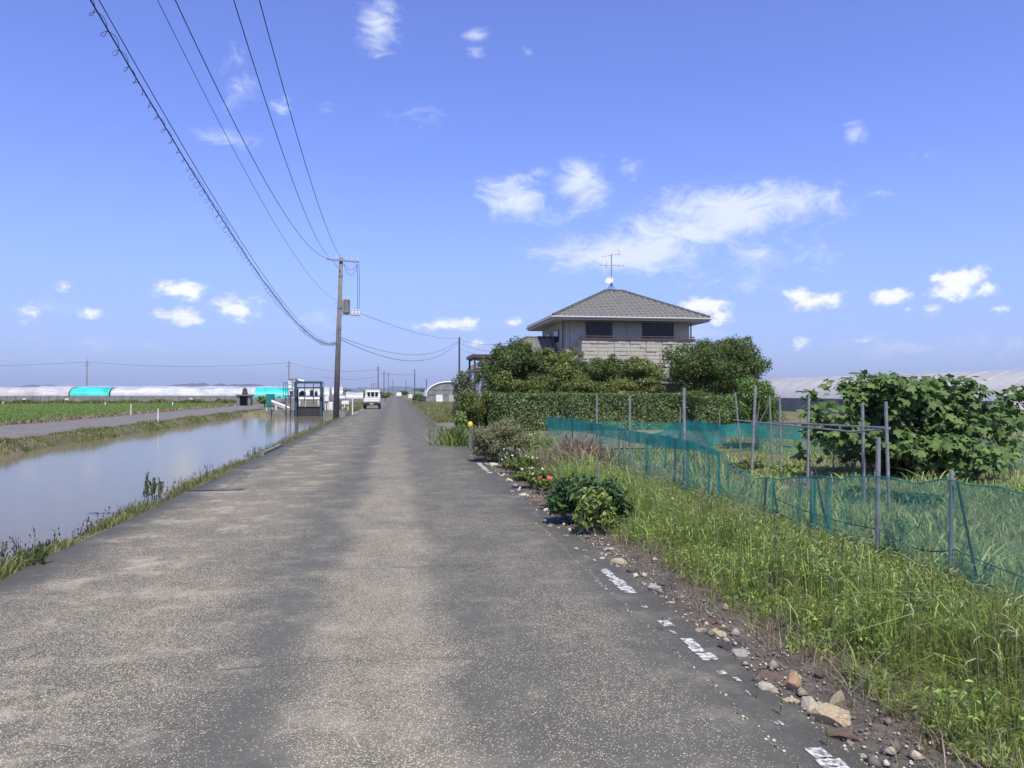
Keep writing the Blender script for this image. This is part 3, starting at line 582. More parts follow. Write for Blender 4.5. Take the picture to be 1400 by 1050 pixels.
def house():
    H = empty('house', (12.8, 42.5, 0), 0, 'two-storey beige house with grey tiled hip roof and stone-clad veranda behind the hedge', 'house')
    yw, zt = 40.0, 5.55
    m = MB(); m.box((9.25, yw+.06, 3.0), (16.4, 46.2, zt)); m.box((9.3, 39.02, -.05), (16.7, 46.6, 3.02)); m.build('wall', MT['siding'], H)
    def X(px, y): return at(px, 480, y).x
    # upper front: siding panels between the windows
    win = [(X(801,yw), X(837,yw)), (X(878,yw), X(921,yw))]
    edges = [9.22, X(783,yw), win[0][0]]; spans = [(9.22, X(779,yw)), (X(779,yw), win[0][0]), (win[0][1], X(857,yw)), (X(857,yw), win[1][0]), (win[1][1], 16.42)]
    for a, b in spans: MB().box((a+.012, yw, 3.2), (b-.012, yw+.055, zt)).build('wall_panel', MT['siding'], H, bevel=.008)
    for a, b in win:
        MB().box((a+.006, yw+.001, 3.2), (b-.006, yw+.055, 3.55)).build('wall_panel', MT['siding'], H); window(H, a+.01, b-.01, 3.56, 5.46, yw+.03); MB().box((a+.006, yw+.001, 5.47), (b-.006, yw+.055, zt)).build('wall_panel', MT['siding'], H)
    for k in range(4): MB().box((9.19, 40.05+k*1.55, 3.1), (9.245, 40.05+k*1.55+1.535, zt)).build('wall_panel', MT['siding'], H)
    # side windows
    for y0, y1, z0, z1 in ((41.3, 42.5, 4.45, 5.15), (43.6, 44.6, 4.3, 5.1)):
        w = MB().box((9.14, y0, z0), (9.189, y1, z1)).build('window', MT['brown'], H); MB().box((9.125, y0+.06, z0+.06), (9.139, y1-.06, z1-.06)).build('pane', MT['glass'], w)
    # veranda with split-stone panels
    yv = 38.95; xa, xb = X(795, yv), X(948, yv); z0, z1 = 2.35, 4.42
    v = MB().box((xa, yv, 2.3), (xb, yv+.14, z1)).build('veranda', MT['siding'], H)
    MB().box((xa, yv+.142, 2.3), (xa+.14, yw-.002, z1)).build('veranda_side', MT['siding'], v); MB().box((xb-.14, yv+.142, 2.3), (xb, yw-.002, z1)).build('veranda_side', MT['siding'], v)
    MB().box((xa+.1, yv+.145, 2.9), (xb-.1, yw-.005, 3.05)).build('veranda_floor', MT['concrete'], v)
    rng = np.random.default_rng(5); n = 7; W = (xb - xa)/n; rows = 1
    for i in range(n):
        for j in range(rows):
            m = MB(); a0, a1 = xa + W*i + .012, xa + W*(i+1) - .012; hz = (z1 - z0)/rows; c = 10
            for r in range(c):                        # courses of split stone, uneven in depth
                zz = z0 + hz*j + hz*r/c; x = a0; 
                while x < a1 - .02:
                    L = min(rng.uniform(.2, .6), a1 - x); d = rng.uniform(.02, .075)
                    m.box((x, yv - d, zz + .010), (x + L - .008, yv - .001, zz + hz/c - .010), taper=None); x += L
            m.build('stone_panel', MT['stone'], v)
    m = MB(); m.box((xa-.1, yv-.12, z1+.002), (xb+.08, yv+.2, z1+.09)); m.box((xa-.1, yv-.02, z1+.17), (xb+.08, yv+.06, z1+.22))
    for i in range(9): x = xa + (xb-xa)*i/8; m.box((x-.02, yv, z1+.091), (x+.02, yv+.05, z1+.169))
    m.build('veranda_rail', MT['brown'], v)
    hip_roof(H, 8.4, 17.25, 39.15, 46.95, 5.7, 12.45, 13.4, 43.05, 7.62)
    # single-storey wing to the left with its own lower roof
    MB().box((5.3, 40.2, -.05), (9.18, 46.0, 2.95)).build('wing_wall', MT['siding'], H)
    hip_roof(H, 4.55, 9.75, 39.45, 46.7, 2.98, 7.6, 9.6, 43.0, 4.75, name='wing_roof')
    for x, z in ((9.1, 3.3), (16.5, 4.4)): MB().tube([(x, 40.0, 5.5), (x, 40.0, z)], .04, 6).build('downpipe', MT['brown'], H)
    # first floor openings that show between the trees
    window(H, 10.2, 12.0, .5, 2.1, 39.0); window(H, 13.6, 15.6, .1, 2.1, 39.0)
    # aerial on the ridge
    a = at(836, 397, 43.05); top = at(836, 347, 43.05); x, y = a.x, 43.05; zr = 7.6; zt = top.z
    A = MB().tube([(x, y, zr-.02), (x, y, zt)], .028, 6).build('aerial', MT['steel'], H)
    m = MB()
    for dx, dy in ((.25, .25), (-.25, .25), (.25, -.25), (-.25, -.25)): m.tube([(x+dx, y+dy, zr - .02), (x, y, zr+.55)], .016, 5)
    m.build('stand', MT['steel'], A)
    m = MB(); zb = zt - .06; m.tube([(x-.6, y, zb-.12), (x+.52, y, zb+.08)], .018, 5)
    for i in range(11): q = -.58 + i*.11; m.tube([(x+q, y-.14, zb-.02+q*.18), (x+q, y+.14, zb-.02+q*.18)], .008, 4)
    m.tube([(x+.46, y, zb-.05), (x+.46, y, zb+.3)], .012, 4); m.build('upper_array', MT['steel'], A)
    m = MB(); zb = zt - .68; m.tube([(x-.72, y-.1, zb-.05), (x+.78, y+.1, zb)], .016, 5)
    for q in (-.7, -.35, .1, .45, .75): m.tube([(x+q-.1, y-.45, zb-.03), (x+q+.1, y+.45, zb-.02)], .01, 4)
    m.tube([(x-.32, y, zb-.22), (x-.32, y, zb+.22)], .012, 4); m.build('lower_array', MT['steel'], A)
    m = MB(); c = Vector((x-.12, y-.12, zr+.62)); d = Vector((-.5, -.75, .5)).normalized(); u = d.orthogonal().normalized(); w = d.cross(u); rings = []
    for r, k in ((.02, 0), (.12, .025), (.2, .06), (.25, .1)):
        rings.append([c + d*k + (u*math.cos(t*.5236) + w*math.sin(t*.5236))*r for t in range(12)])
    m.add([p for r in rings for p in r], [(i*12+k, i*12+(k+1)%12, (i+1)*12+(k+1)%12, (i+1)*12+k) for i in range(3) for k in range(12)])
    m.tube([c, c + d*.3], .012, 4); m.bar(c, (x, y, zr+.55), .04); m.build('dish', MT['white'], A)
house()
def carport():
    y = 35.2; a, b = at(648, 486, y), at(690, 486, y); z = a.z; o = empty('carport', ((a.x+b.x)/2, y+1.2, 0), 0, 'dark flat-roofed carport standing at the corner of the house', 'carport')
    MB().box((a.x-.1, y, z-.1), (b.x+.8, y+2.8, z+.06)).build('roof', MT['brown'], o, bevel=.01)
    for x in (a.x+.05, b.x+.6):
        for yy in (y+.12, y+2.6): MB().box((x-.045, yy-.045, -.05), (x+.045, yy+.045, z-.102)).build('post', MT['brown'], o)
    m = MB()
    for k in range(6): m.box((a.x+.1+k*.35, y+.06, z-.16), (a.x+.14+k*.35, y+2.74, z-.102))
    m.build('rafter', MT['brown'], o)
carport()

# ------------------------------------------------------------------ poles and wires
def insulator(p, parent, s=1.0):
    MB().lathe([(.03*s, 0), (.055*s, .03*s), (.03*s, .06*s), (.06*s, .1*s), (.03*s, .14*s), (.05*s, .17*s), (.015*s, .22*s)], p, 8).build('insulator', MT['porcelain'], parent, smooth=True)
MAIN_B = pix(459, 573, -.1); MAIN_T = at(466.5, 352, MAIN_B.y)
def on_main(z): return MAIN_B.lerp(MAIN_T, (z - MAIN_B.z)/(MAIN_T.z - MAIN_B.z))
def main_pole():
    Pn = empty('utility_pole', MAIN_B, 0, 'tall concrete utility pole with transformer and crossarm standing on the canal bank', 'utility pole')
    MB().tube([MAIN_B - Vector((0,0,.3)), on_main(5), MAIN_T], [.19, .155, .115], 14).build('pole', MT['pole'], Pn, smooth=True)
    Y = MAIN_B.y; za = at(466, 357, Y).z; c = on_main(za); l, r = at(447, 355, Y), at(491, 359, Y)
    arm = MB().bar((l.x, Y-.16, l.z), (r.x, Y-.16, r.z), .09, .09).build('crossarm', MT['steel'], Pn)
    for t in (.04, .3, .62, .78, .96):
        p = Vector((l.x, Y-.16, l.z)).lerp(Vector((r.x, Y-.16, r.z)), t); insulator((p.x, p.y, p.z+.045), arm)
    m = MB(); m.bar((c.x-.05, Y-.16, c.z-.6), (l.x+.35, Y-.16, l.z-.05), .05); m.build('brace', MT['steel'], arm)
    # transformer
    t0 = at(471, 418, Y); s = mpp(t0)
    T = MB().lathe([(.2, -.48), (.22, -.44), (.22, .34), (.2, .38), (.08, .42)], (t0.x+.12, Y-.02, t0.z), 14).build('transformer', MT['pole'], Pn)
    m = MB(); m.box((t0.x-.14, Y-.2, t0.z-.4), (t0.x-.04, Y+.16, t0.z+.3)); m.build('bracket', MT['steel'], T)
    m = MB()
    for dx in (-.1, .1): m.lathe([(.035, 0), (.05, .05), (.03, .1), (.045, .14), (.015, .2)], (t0.x+.12+dx, Y-.02, t0.z+.39), 8)
    m.build('bushing', MT['porcelain'], T)
    # lower switch arm on the right
    a, b = at(466, 430, Y), at(491, 430, Y); A2 = MB().bar((a.x, Y-.1, a.z), (b.x, Y-.1, b.z), .08).build('switch_arm', MT['steel'], Pn)
    for px in (482, 487, 491): p = at(px, 430, Y); MB().lathe([(.06, -.16), (.09, -.1), (.09, .08), (.05, .14), (.07, .2), (.02, .26)], (p.x, Y-.1, p.z+.05), 8).build('cutout', MT['porcelain'], A2)
    m = MB()
    for px in (488.5, 491): t, q = at(px, 361, Y), at(px, 424, Y); m.tube([(t.x, Y-.16, t.z), (t.x+.03, Y-.15, (t.z+q.z)/2), (q.x, Y-.1, q.z)], .014, 5)
    for k, (pa, pb, sag) in enumerate(((at(470,360,Y), at(489,361,Y), .4), (at(470,362,Y), at(489,363,Y), .65))):
        m.tube([pa.lerp(pb, i/8) - Vector((0, .1, sag*4*(i/8)*(1-i/8))) for i in range(9)], .012, 5)
    m.build('drop_lead', MT['cable'], Pn)
    for i in range(14): p = on_main(2.2 + i*.5); sx = 1 if i % 2 else -1; MB().tube([p + Vector((sx*.1, -.05, 0)), p + Vector((sx*.32, -.08, 0))], .011, 5).build('step_bolt', MT['steel'], Pn)
    for z in (4.6, 5.6, 6.9, 8.9): p = on_main(z); rr = .155 - (z-5)*.007; MB().tube([p - Vector((0,0,.05)), p + Vector((0,0,.05))], rr + .015, 14).build('band', MT['steel'], Pn)
main_pole()
NY = 7.2; _e = at(3.5, 40, NY); NEAR_X = _e.x - .145
def near_pole():
    Pn = empty('utility_pole', (NEAR_X, NY, -.3), 0, 'concrete utility pole on the near grass verge carrying the coiled cable', 'utility pole')
    zb = -.35; lean = lambda z: NEAR_X - .022*(7 - z)
    MB().tube([(lean(zb), NY, zb), (lean(5), NY, 5), (lean(10.4), NY, 10.4)], [.165, .14, .115], 14).build('pole', MT['pole'], Pn, smooth=True)
    p = at(3, 34, NY); MB().tube([(lean(p.z), NY, p.z-.04), (lean(p.z), NY, p.z+.04)], .14, 14).build('band', MT['steel'], Pn)
    for i in range(13): sx = 1 if i % 2 else -1; z = 2.2+i*.5; MB().tube([(lean(z), NY+sx*.1, z), (lean(z), NY+sx*.32, z)], .011, 5).build('step_bolt', MT['steel'], Pn)
    MB().tube([(lean(p.z)+.1, NY-.02, p.z), (lean(p.z)+.165, NY-.03, p.z+.01)], .012, 5).build('band_bolt', MT['steel'], Pn)
    a = MB().bar((NEAR_X-1.0, NY-.16, 9.9), (NEAR_X+1.45, NY-.16, 9.9), .09).build('crossarm', MT['steel'], Pn)
    for x in (-.95, -.3, .5, 1.4): insulator((NEAR_X+x, NY-.16, 9.945), a)
near_pole()
def wire(name, pts, rad, label, mat='cable', group=None):
    o = MB().tube(pts, rad, 5).build(name, MT[mat]); return tag(o, label, 'wire', group)
def sagged(a, b, sag, n=28): a, b = Vector(a), Vector(b); return [a.lerp(b, i/n) - Vector((0, 0, sag*4*(i/n)*(1-i/n))) for i in range(n+1)]
def through(a, pxm, zm, znear, n=30):
    """from a on the main pole through the photo-top pixel at height zm, on to the near pole's arm"""
    m = pix(pxm, 0, zm); a = Vector(a); t = (NY - a.y)/(m.y - a.y); end = Vector((a.x + (m.x-a.x)*t, NY-.16, znear))
    tm = 1/t; zl = a.z + (znear - a.z)*tm; sag = (zl - zm)/(4*tm*(1-tm)); return sagged(a, end, max(sag, .05), n)
Yp = MAIN_B.y - .16
wire('power_line', through((at(448,353,Yp).x, Yp, at(448,353,Yp).z), 240, 9.05, 10.1), .011, 'black power line sagging lowest into the left end of the crossarm', group=None)
wire('power_line', through((at(449,350,Yp).x, Yp, at(449,351,Yp).z+.05), 320, 9.3, 10.1), .011, 'black power line running straight to the left end of the crossarm')
wire('power_line', through((at(465,350,Yp).x, Yp, at(465,350,Yp).z), 355, 9.4, 10.1), .011, 'black power line running to the top of the transformer pole')
wire('service_wire', through((on_main(7.3).x, Yp+.05, 7.3), 216, 8.3, 9.4), .007, 'thin grey wire slanting down past the crossarm to mid pole', 'spiral')
def coil_cable():
    zc = at(461, 469, MAIN_B.y).z; a = Vector((on_main(zc).x - .15, MAIN_B.y, zc)); b = Vector((NEAR_X + .13, NY, 6.45))
    pts = sagged(a, b, 1.38, 60); o = MB().tube(pts, .010, 6).build('coiled_cable', MT['cable']); tag(o, 'dark communication cable wrapped in spiral hanger wire, swinging low along the canal', 'cable')
    m = MB(); m.tube([p + Vector((.04, 0, .10)) for p in pts], .007, 5); m.build('messenger_wire', MT['spiral'], o)
    m = MB(); n = 2600; hel = []
    for i in range(n):
        t = i/n*60; k = min(int(t), 59); p = pts[k].lerp(pts[k+1], t-k); ph = i*.29 + .8*math.sin(i*.04); loose = .07 + .02*math.sin(i*.013) + .015*math.sin(i*.05)
        hel.append(p + Vector((math.cos(ph)*loose*.8 - .02, 0, -.035 + math.sin(ph)*loose)))
    m.tube(hel, .0045, 3, False); m.build('hanger_coil', MT['spiral'], o)
coil_cable()
def far_pole(px, ytop, Y, label, arm=True, mat='pole', group=None, name='utility_pole', r=.13):
    t = at(px, ytop, Y); b = Vector((t.x, Y, -.1)); o = empty(name, b, 0, label, 'utility pole', group)
    MB().tube([b, t], [r, r*.72], 8).build('pole', MT[mat], o)
    if arm:
        m = MB()
        for dz, w in ((.35, 1.5), (1.0, 1.2)): m.bar((t.x-w/2, Y-.15, t.z-dz), (t.x+w/2, Y-.15, t.z-dz), .11)
        a = m.build('crossarm', MT['steel'], o)
        for w in (-.68, -.25, .6): MB().lathe([(.06, 0), (.09, .12), (.05, .2), (.02, .26)], (t.x+w, Y-.15, t.z-.3), 6).build('insulator', MT['porcelain'], a)
        mm = MB().tube([(t.x, Y, t.z-.05), (t.x, Y, t.z+.7)], .03, 5).build('lightning_rod', MT['steel'], o)
    return t
pA = far_pole(119, 493, 175, 'grey utility pole rising alone behind the long silver greenhouses')
pB = far_pole(395, 494, 168, 'grey utility pole rising behind the blue sluice gate')
pC = far_pole(517, 501, 190, 'dark utility pole, tallest of the row along the far left side of the road', mat='wood_pole')
pD = far_pole(525, 507, 225, 'utility pole second in the row along the far left roadside', mat='wood_pole')
pE = far_pole(531, 509, 250, 'utility pole third in the row along the far left roadside')
far_pole(537, 520, 330, 'short far utility pole last in the left roadside row', group=None)
pR1 = far_pole(628, 461, 104, 'brown wooden utility pole rising behind the shrubs beside the house', False, 'wood_pole', r=.15)
pR2 = far_pole(567, 505, 185, 'bare dark utility pole standing on the far right side of the road', False, 'wood_pole')
pR3 = far_pole(583, 518, 190, 'low pole standing above the arched greenhouse', False, 'wood_pole')
far_pole(555, 520, 330, 'small distant pole where the right side of the road fades out', False, 'wood_pole')
for i, (px, yt, Y) in enumerate(((508, 524, 420), (511, 523, 470), (514, 524, 520))): far_pole(px, yt, Y, 'tiny distant pole in the hazy row beyond the white truck', True, 'wood_pole', 'tiny far poles')
wire('overhead_wire', sagged((pA.x, 175, pA.z-.3), (pB.x, 168, pB.z-.3), .9), .022, 'overhead wire strung between the poles behind the greenhouses')
wire('overhead_wire', sagged((pA.x, 175, pA.z-.3), (at(-330, 500, 175).x, 175, pA.z-1.0), .9), .022, 'overhead wire leaving the lone greenhouse pole toward the open fields')
wire('overhead_wire', sagged((pB.x, 168, pB.z-.3), (pC.x, 190, pC.z-.6), 1.2), .022, 'overhead wire from the sluice pole to the roadside row')
wire('overhead_wire', sagged((pC.x, 190, pC.z-1.6), (pR2.x, 185, pR2.z-1.2), .3), .02, 'short overhead wire crossing the far road between two poles')
wire('overhead_wire', sagged((at(440,515,150).x, 150, at(440,515,150).z), (pC.x, 190, pC.z-2.4), .7), .018, 'lower overhead wire sagging toward the roadside row')
for k, (za, zb, sg, lab) in enumerate(((at(462,456,45).z, .4, 1.55, 'upper sagging wire from the transformer pole to the brown wooden pole'), (at(462,459,45).z, .55, 2.0, 'lower sagging wire from the transformer pole to the brown wooden pole'))):
    wire('overhead_wire', sagged((on_main(za).x+.14, MAIN_B.y, za), (pR1.x, 104, pR1.z-zb), sg), .014 + .004*k, lab)
q = at(491, 428, MAIN_B.y); wire('overhead_wire', sagged((q.x, MAIN_B.y-.1, q.z), (pR1.x, 104, pR1.z-.2), .5), .014, 'straight wire from the switch arm to the brown wooden pole')
for k, (dz, tz, lab) in enumerate(((.2, 3.9, 'upper thin wire from the brown wooden pole toward the house roof'), (.8, 3.3, 'middle thin wire from the brown wooden pole toward the house roof'), (1.6, 3.0, 'lowest thin wire from the brown wooden pole toward the house roof'))):
    wire('house_wire', sagged((pR1.x, 104, pR1.z-dz), (7.6 + .6*k, 43.5, tz + .75), .5), .012, lab)

# ------------------------------------------------------------------ truck
def truck():
    p = pix(508, 559.5); T = empty('parked_truck', (p.x, p.y+.2, 0), R(-1.0), 'small white pickup truck seen from behind on the left of the road', 'truck')
    def b(mb, name, mat, par=T, bevel=0, smooth=False): return mb.build(name, MT[mat], par, smooth, bevel, local=True)
    w = .735
    cab = b(MB().box((-w, 2.0, .42), (w, 3.2, 1.05)).box((-w+.01, 2.0, 1.051), (w-.01, 2.95, 1.76), taper=(.88, .86)), 'cab', 'white', bevel=.05)
    g = b(MB().box((-.5, 1.985, 1.16), (.5, 2.02, 1.6)), 'rear_window', 'glass', cab, .02)
    for x in (-.17, .17): b(MB().box((x-.02, 1.96, 1.16), (x+.02, 1.983, 1.6)), 'window_bar', 'white', g)
    bed = b(MB().box((-w, .06, .62), (w, 1.97, .7)).box((-w, .06, .701), (-w+.04, 1.97, 1.0)).box((w-.04, .06, .701), (w, 1.97, 1.0)).box((-w, 1.93, .701), (w, 1.97, 1.04)), 'bed', 'white')
    gate = b(MB().box((-w, 0, .68), (w, .045, 1.0)), 'tailgate', 'white', bed, .008)
    b(MB().box((-w+.06, -.012, .74), (w-.06, -.001, .78)).box((-w+.06, -.012, .9), (w-.06, -.001, .94)), 'rib', 'whiteplain', gate)
    m = MB()
    for x in (-.66, .66): m.tube([(x, 1.9, 1.0), (x, 1.9, 1.82)], .025, 6)
    for z in (1.12, 1.66, 1.82): m.tube([(-.66, 1.9, z), (.66, 1.9, z)], .022, 6)
    for x in (-.22, .22): m.tube([(x, 1.9, 1.12), (x, 1.9, 1.66)], .018, 6)
    b(m, 'guard_frame', 'whiteplain')
    b(MB().box((-.6, .1, .36), (.6, 3.1, .6)), 'chassis', 'dark')
    bump = b(MB().box((-.7, -.04, .42), (.7, .05, .56)), 'bumper', 'dark', T, .01)
    for s in (-1, 1):
        L = b(MB().box((s*.6-.1, -.06, .58), (s*.6+.1, .0, .665)), 'tail_light', 'red', T); b(MB().box((s*.52-.02, -.066, .59), (s*.52+.02, -.061, .655)), 'indicator', 'orange', L)
        b(MB().box((s*.86-.06, 2.75, 1.2), (s*.86+.06, 2.85, 1.42)), 'mirror', 'dark', cab); b(MB().bar((s*.7, 2.8, 1.3), (s*.82, 2.8, 1.3), .03), 'mirror_arm', 'dark', cab)
        b(MB().box((s*.62-.1, .82, .22), (s*.62+.1, .835, .5)), 'mud_flap', 'black')
        for y in (.62, 2.55):
            ty = b(MB().tube([(s*.69-.07, y, .27), (s*.69+.07, y, .27)], .27, 18), 'wheel', 'black'); b(MB().tube([(s*.765, y, .27), (s*.772, y, .27)], .16, 14), 'rim', 'steel', ty)
    b(MB().box((-.165, -.052, .45), (.165, -.041, .56)), 'number_plate', 'yellow', bump)
truck()
def far_car():
    p = pix(545.5, 543.2); T = empty('oncoming_car', (p.x, p.y, 0), 0, 'tiny far-off car where the road vanishes', 'car')
    def b(mb, name, mat, par=T, bv=0): return mb.build(name, MT[mat], par, False, bv, local=True)
    body = b(MB().box((-.85, 0, .3), (.85, 4.1, .85)).box((-.78, 1.0, .851), (.78, 3.6, 1.5), taper=(.8, .7)), 'body', 'white', bv=.06)
    b(MB().box((-.6, 1.2, .95), (.6, 1.26, 1.38)), 'windscreen', 'glass', body)
    for s in (-1, 1):
        b(MB().box((s*.6-.15, -.02, .58), (s*.6+.15, .02, .72)), 'headlight', 'porcelain', body)
        for y in (.7, 3.3): b(MB().tube([(s*.8-.09, y, .3), (s*.8+.09, y, .3)], .3, 14), 'wheel', 'black')
far_car()

# ------------------------------------------------------------------ sluice gate at the end of the canal
def sluice():
    Y = 62.0; S = lambda px, py, y=Y: at(px, py, y)
    base_p = S(404, 560)
    # concrete head wall
    a, b = S(371, 563), S(476, 563); hw = empty('sluice_head_wall', ((a.x+b.x)/2, Y+.6, -1.0), 0, 'low weathered concrete wall closing the canal under the blue sluice gate', 'wall')
    x0, x1 = S(403, 560).x - .1, S(439, 560).x + .1
    MB().box((a.x, Y+.3, -1.05), (x0, Y+1.4, .12)).build('wall_block', MT['concrete'], hw, bevel=.02); MB().box((x1, Y+.3, -1.05), (b.x, Y+1.4, .1)).build('wall_block', MT['concrete'], hw, bevel=.02); MB().box((x0+.005, Y+1.0, -1.05), (x1-.005, Y+1.39, .3)).build('sill', MT['concrete'], hw)
    MB().box((a.x-.35, Y-.1, -1.0), (a.x-.02, Y+1.3, .2)).build('pier', MT['concrete'], hw, bevel=.02)
    G = empty('sluice_gate', (base_p.x+1, Y, -.9), 0, 'blue steel sluice gate frame with platform, railing and white gear housing over the canal', 'sluice gate')
    zt = S(404, 524).z; zp = S(404, 541).z
    for px in (404.5, 439): p = S(px, 560); MB().box((p.x-.085, Y-.085, -1.0), (p.x+.085, Y+.085, zt)).build('post', MT['blue'], G)
    for px in (404.5, 439): p = S(px, 560); MB().box((p.x-.09, Y+.75, -1.0), (p.x+.09, Y+.93, zt-.3)).build('post', MT['blue'], G)
    l, r = S(403, 526), S(441, 526)
    MB().box((l.x, Y-.13, zt-.02), (r.x, Y+.13, zt+.16)).build('top_beam', MT['blue'], G); MB().box((l.x, Y-.05, zt-.4), (r.x, Y+.05, zt-.28)).build('cross_beam', MT['blue'], G)
    pl = S(387.5, 541); MB().box((pl.x, Y-.3, zp-.08), (r.x+.1, Y+1.1, zp)).build('platform', MT['blue'], G)
    m = MB(); xs = np.linspace(pl.x+.03, l.x-.16, 3)
    for x in list(xs) + [r.x]: m.tube([(x, Y-.27, zp), (x, Y-.27, zp+1.05)], .022, 6); m.tube([(x, Y+1.05, zp), (x, Y+1.05, zp+1.05)], .022, 6)
    for z in (.55, 1.05): m.tube([(pl.x+.03, Y-.27, zp+z), (l.x-.1, Y-.27, zp+z)], .02, 6); m.tube([(pl.x+.03, Y+1.05, zp+z), (r.x, Y+1.05, zp+z)], .02, 6); m.tube([(pl.x+.03, Y-.27, zp+z), (pl.x+.03, Y+1.05, zp+z)], .02, 6)
    m.build('railing', MT['blue'], G)
    for x in (pl.x+.2, pl.x+.55): MB().tube([(x, Y-.1, -.3), (x, Y-.1, zp-.081)], .04, 6).build('leg', MT['dark'], G)
    gx = S(398, 530).x; gb = MB().box((gx-.18, Y-.15, zp+.002), (gx+.2, Y+.3, zp+.55)).box((gx-.26, Y-.2, zp+.552), (gx+.1, Y+.3, zp+1.25), taper=(.8, .8)).build('gear_box', MT['white'], G, bevel=.04)
    MB().box((gx-.2, Y-.22, zp+1.26), (gx+.55, Y+.25, zp+1.4), taper=(.85, .8)).build('hood', MT['pole'], gb, bevel=.03)
    MB().tube([(gx+.35, Y+.05, zp+1.3), (gx+1.0, Y+.05, zp+1.15)], .09, 8).build('motor', MT['white'], gb)
    MB().tube([(gx+.05, Y-.17, zp+.25), (gx+.05, Y-.24, zp+.25)], .13, 12).build('hand_wheel', MT['dark'], gb)
    m = MB(); 
    for px in (416, 428): p = S(px, 540); m.tube([(p.x, Y+.3, zp-.7), (p.x, Y+.3, zt+.1)], .035, 6)
    m.build('screw_stem', MT['steel'], G)
    g0, g1 = S(406.5, 558), S(437, 558); MB().box((g0.x, Y+.25, -.9), (g1.x, Y+.33, S(420, 556).z)).build('gate_leaf', MT['dark'], G)
    m = MB()
    for k in range(4): x = g0.x + (g1.x-g0.x)*(k+.5)/4; m.box((x-.03, Y+.2, -.9), (x+.03, Y+.249, S(420, 556).z-.02))
    m.build('gate_rib', MT['dark'], G)
    # things on the platform
    for px, w, h, mt, nm, lb in ((412, .5, .3, 'dark', 'motor_housing', 'small dark motor on the sluice platform'), (425, .28, .42, 'pole', 'control_box', 'grey control box on the sluice platform'), (431, .22, .3, 'teal', 'fuel_can', 'teal can standing on the sluice platform')):
        p = S(px, 540); m = MB().box((p.x-w/2, Y+.5, zp+.002), (p.x+w/2, Y+.85, zp+h)).box((p.x-w/4, Y+.55, zp+h+.001), (p.x+w/4, Y+.8, zp+h+.1)); tag(m.build(nm, MT[mt], bevel=.02), lb, nm.replace('_', ' '))
    # white pipe frame behind the gate
    y2 = Y + 2.2; o = empty('water_pipes', (S(422, 556, y2).x, y2, -.05), 0, 'white pipe frame standing behind the sluice gate', 'pipe frame')
    zt2 = S(420, 545.5, y2).z; m = MB(); xa, xb = S(408, 550, y2).x, S(437, 550, y2).x
    MB().tube([(xa, y2, zt2), (xb, y2, zt2)], .11, 8).build('header_pipe', MT['white'], o)
    for x in (xa+.1, xa+.55, xb-.1): MB().tube([(x, y2, -.08), (x, y2, zt2-.11)], .075, 8).build('leg', MT['white'], o)
    # slanting white pipes on the left
    for k, (pxa, pya, pxb, pyb) in enumerate(((371, 548.5, 396, 558), (373, 551, 390, 558.5))):
        a, b = S(pxa, pya, Y+1.9+k*.5), S(pxb, pyb, Y+1.9+k*.5); o = empty('discharge_pipe', (a.x, Y+1.9+k*.5, 0), 0, ('upper' if k == 0 else 'lower') + ' slanting white discharge pipe on supports left of the sluice gate', 'pipe')
        MB().tube([a, b], .11, 8).build('pipe', MT['white'], o)
        for t in (.25, .95): p = a.lerp(b, t); MB().tube([(p.x, p.y, -.08), (p.x, p.y, p.z-.08)], .07, 6).build('support', MT['white'], o)
    # teal chemical toilet-like cabinet
    p = S(369.5, 549, Y+4); h = S(369, 538.5, Y+4).z; c = empty('cabinet', (p.x, Y+4, 0), 0, 'teal plastic cabinet on white legs left of the sluice gate', 'cabinet'); s = mpp(p)
    MB().box((p.x-.34, Y+3.7, .32), (p.x+.34, Y+4.3, h), taper=(.94, .94)).build('body', MT['teal'], c, bevel=.04); MB().box((p.x-.22, Y+3.68, .45), (p.x+.22, Y+3.699, h-.15)).build('door', MT['teal'], c)
    for sx in (-.25, .25): MB().box((p.x+sx-.04, Y+3.75, -.08), (p.x+sx+.04, Y+3.85, .319)).build('leg', MT['white'], c)
    p = S(382, 548, Y+3.4); tk = empty('water_tank', (p.x, Y+3.4, 0), 0, 'grey ribbed water tank beside the teal cabinet', 'tank')
    MB().lathe([(.42, -.08), (.45, 0), (.43, .2), (.45, .4), (.43, .6), (.45, .8), (.4, 1.0), (.15, 1.12)], (p.x, Y+3.4, 0), 16).build('body', MT['concrete'], tk); MB().lathe([(.14, 1.121), (.14, 1.2), (.02, 1.22)], (p.x, Y+3.4, 0), 10).build('lid', MT['dark'], tk)
    # white machinery right of the gate
    for i, (px0, px1, py0, py1, yy, nm, lab) in enumerate(((443.5, 449, 543, 549, 64.5, 'valve_cabinet', 'white valve cabinet just right of the sluice gate'), (449, 455, 549.5, 562, 64.2, 'pump_stand', 'white pump stand beside the utility pole base'), (467, 477, 548, 553.5, 64.0, 'meter_box', 'white meter box on a post right of the utility pole'), (462, 472, 541, 545.5, 70, 'bench_unit', 'pale slatted unit beyond the meter box'))):
        a, b = S(px0, py0, yy), S(px1, py1, yy); o = empty(nm, ((a.x+b.x)/2, yy, 0), 0, lab, nm.split('_')[1] if nm != 'bench_unit' else 'unit')
        MB().box((a.x, yy, b.z), (b.x, yy+.45, a.z)).build('body', MT['white'], o, bevel=.03); MB().box((a.x+.05, yy-.02, b.z+.05), (b.x-.05, yy-.001, a.z-.05)).build('door', MT['whiteplain'], o)
        for x in (a.x+.07, b.x-.07): MB().box((x-.04, yy+.1, -.08), (x+.04, yy+.2, b.z-.001)).build('leg', MT['white'], o)
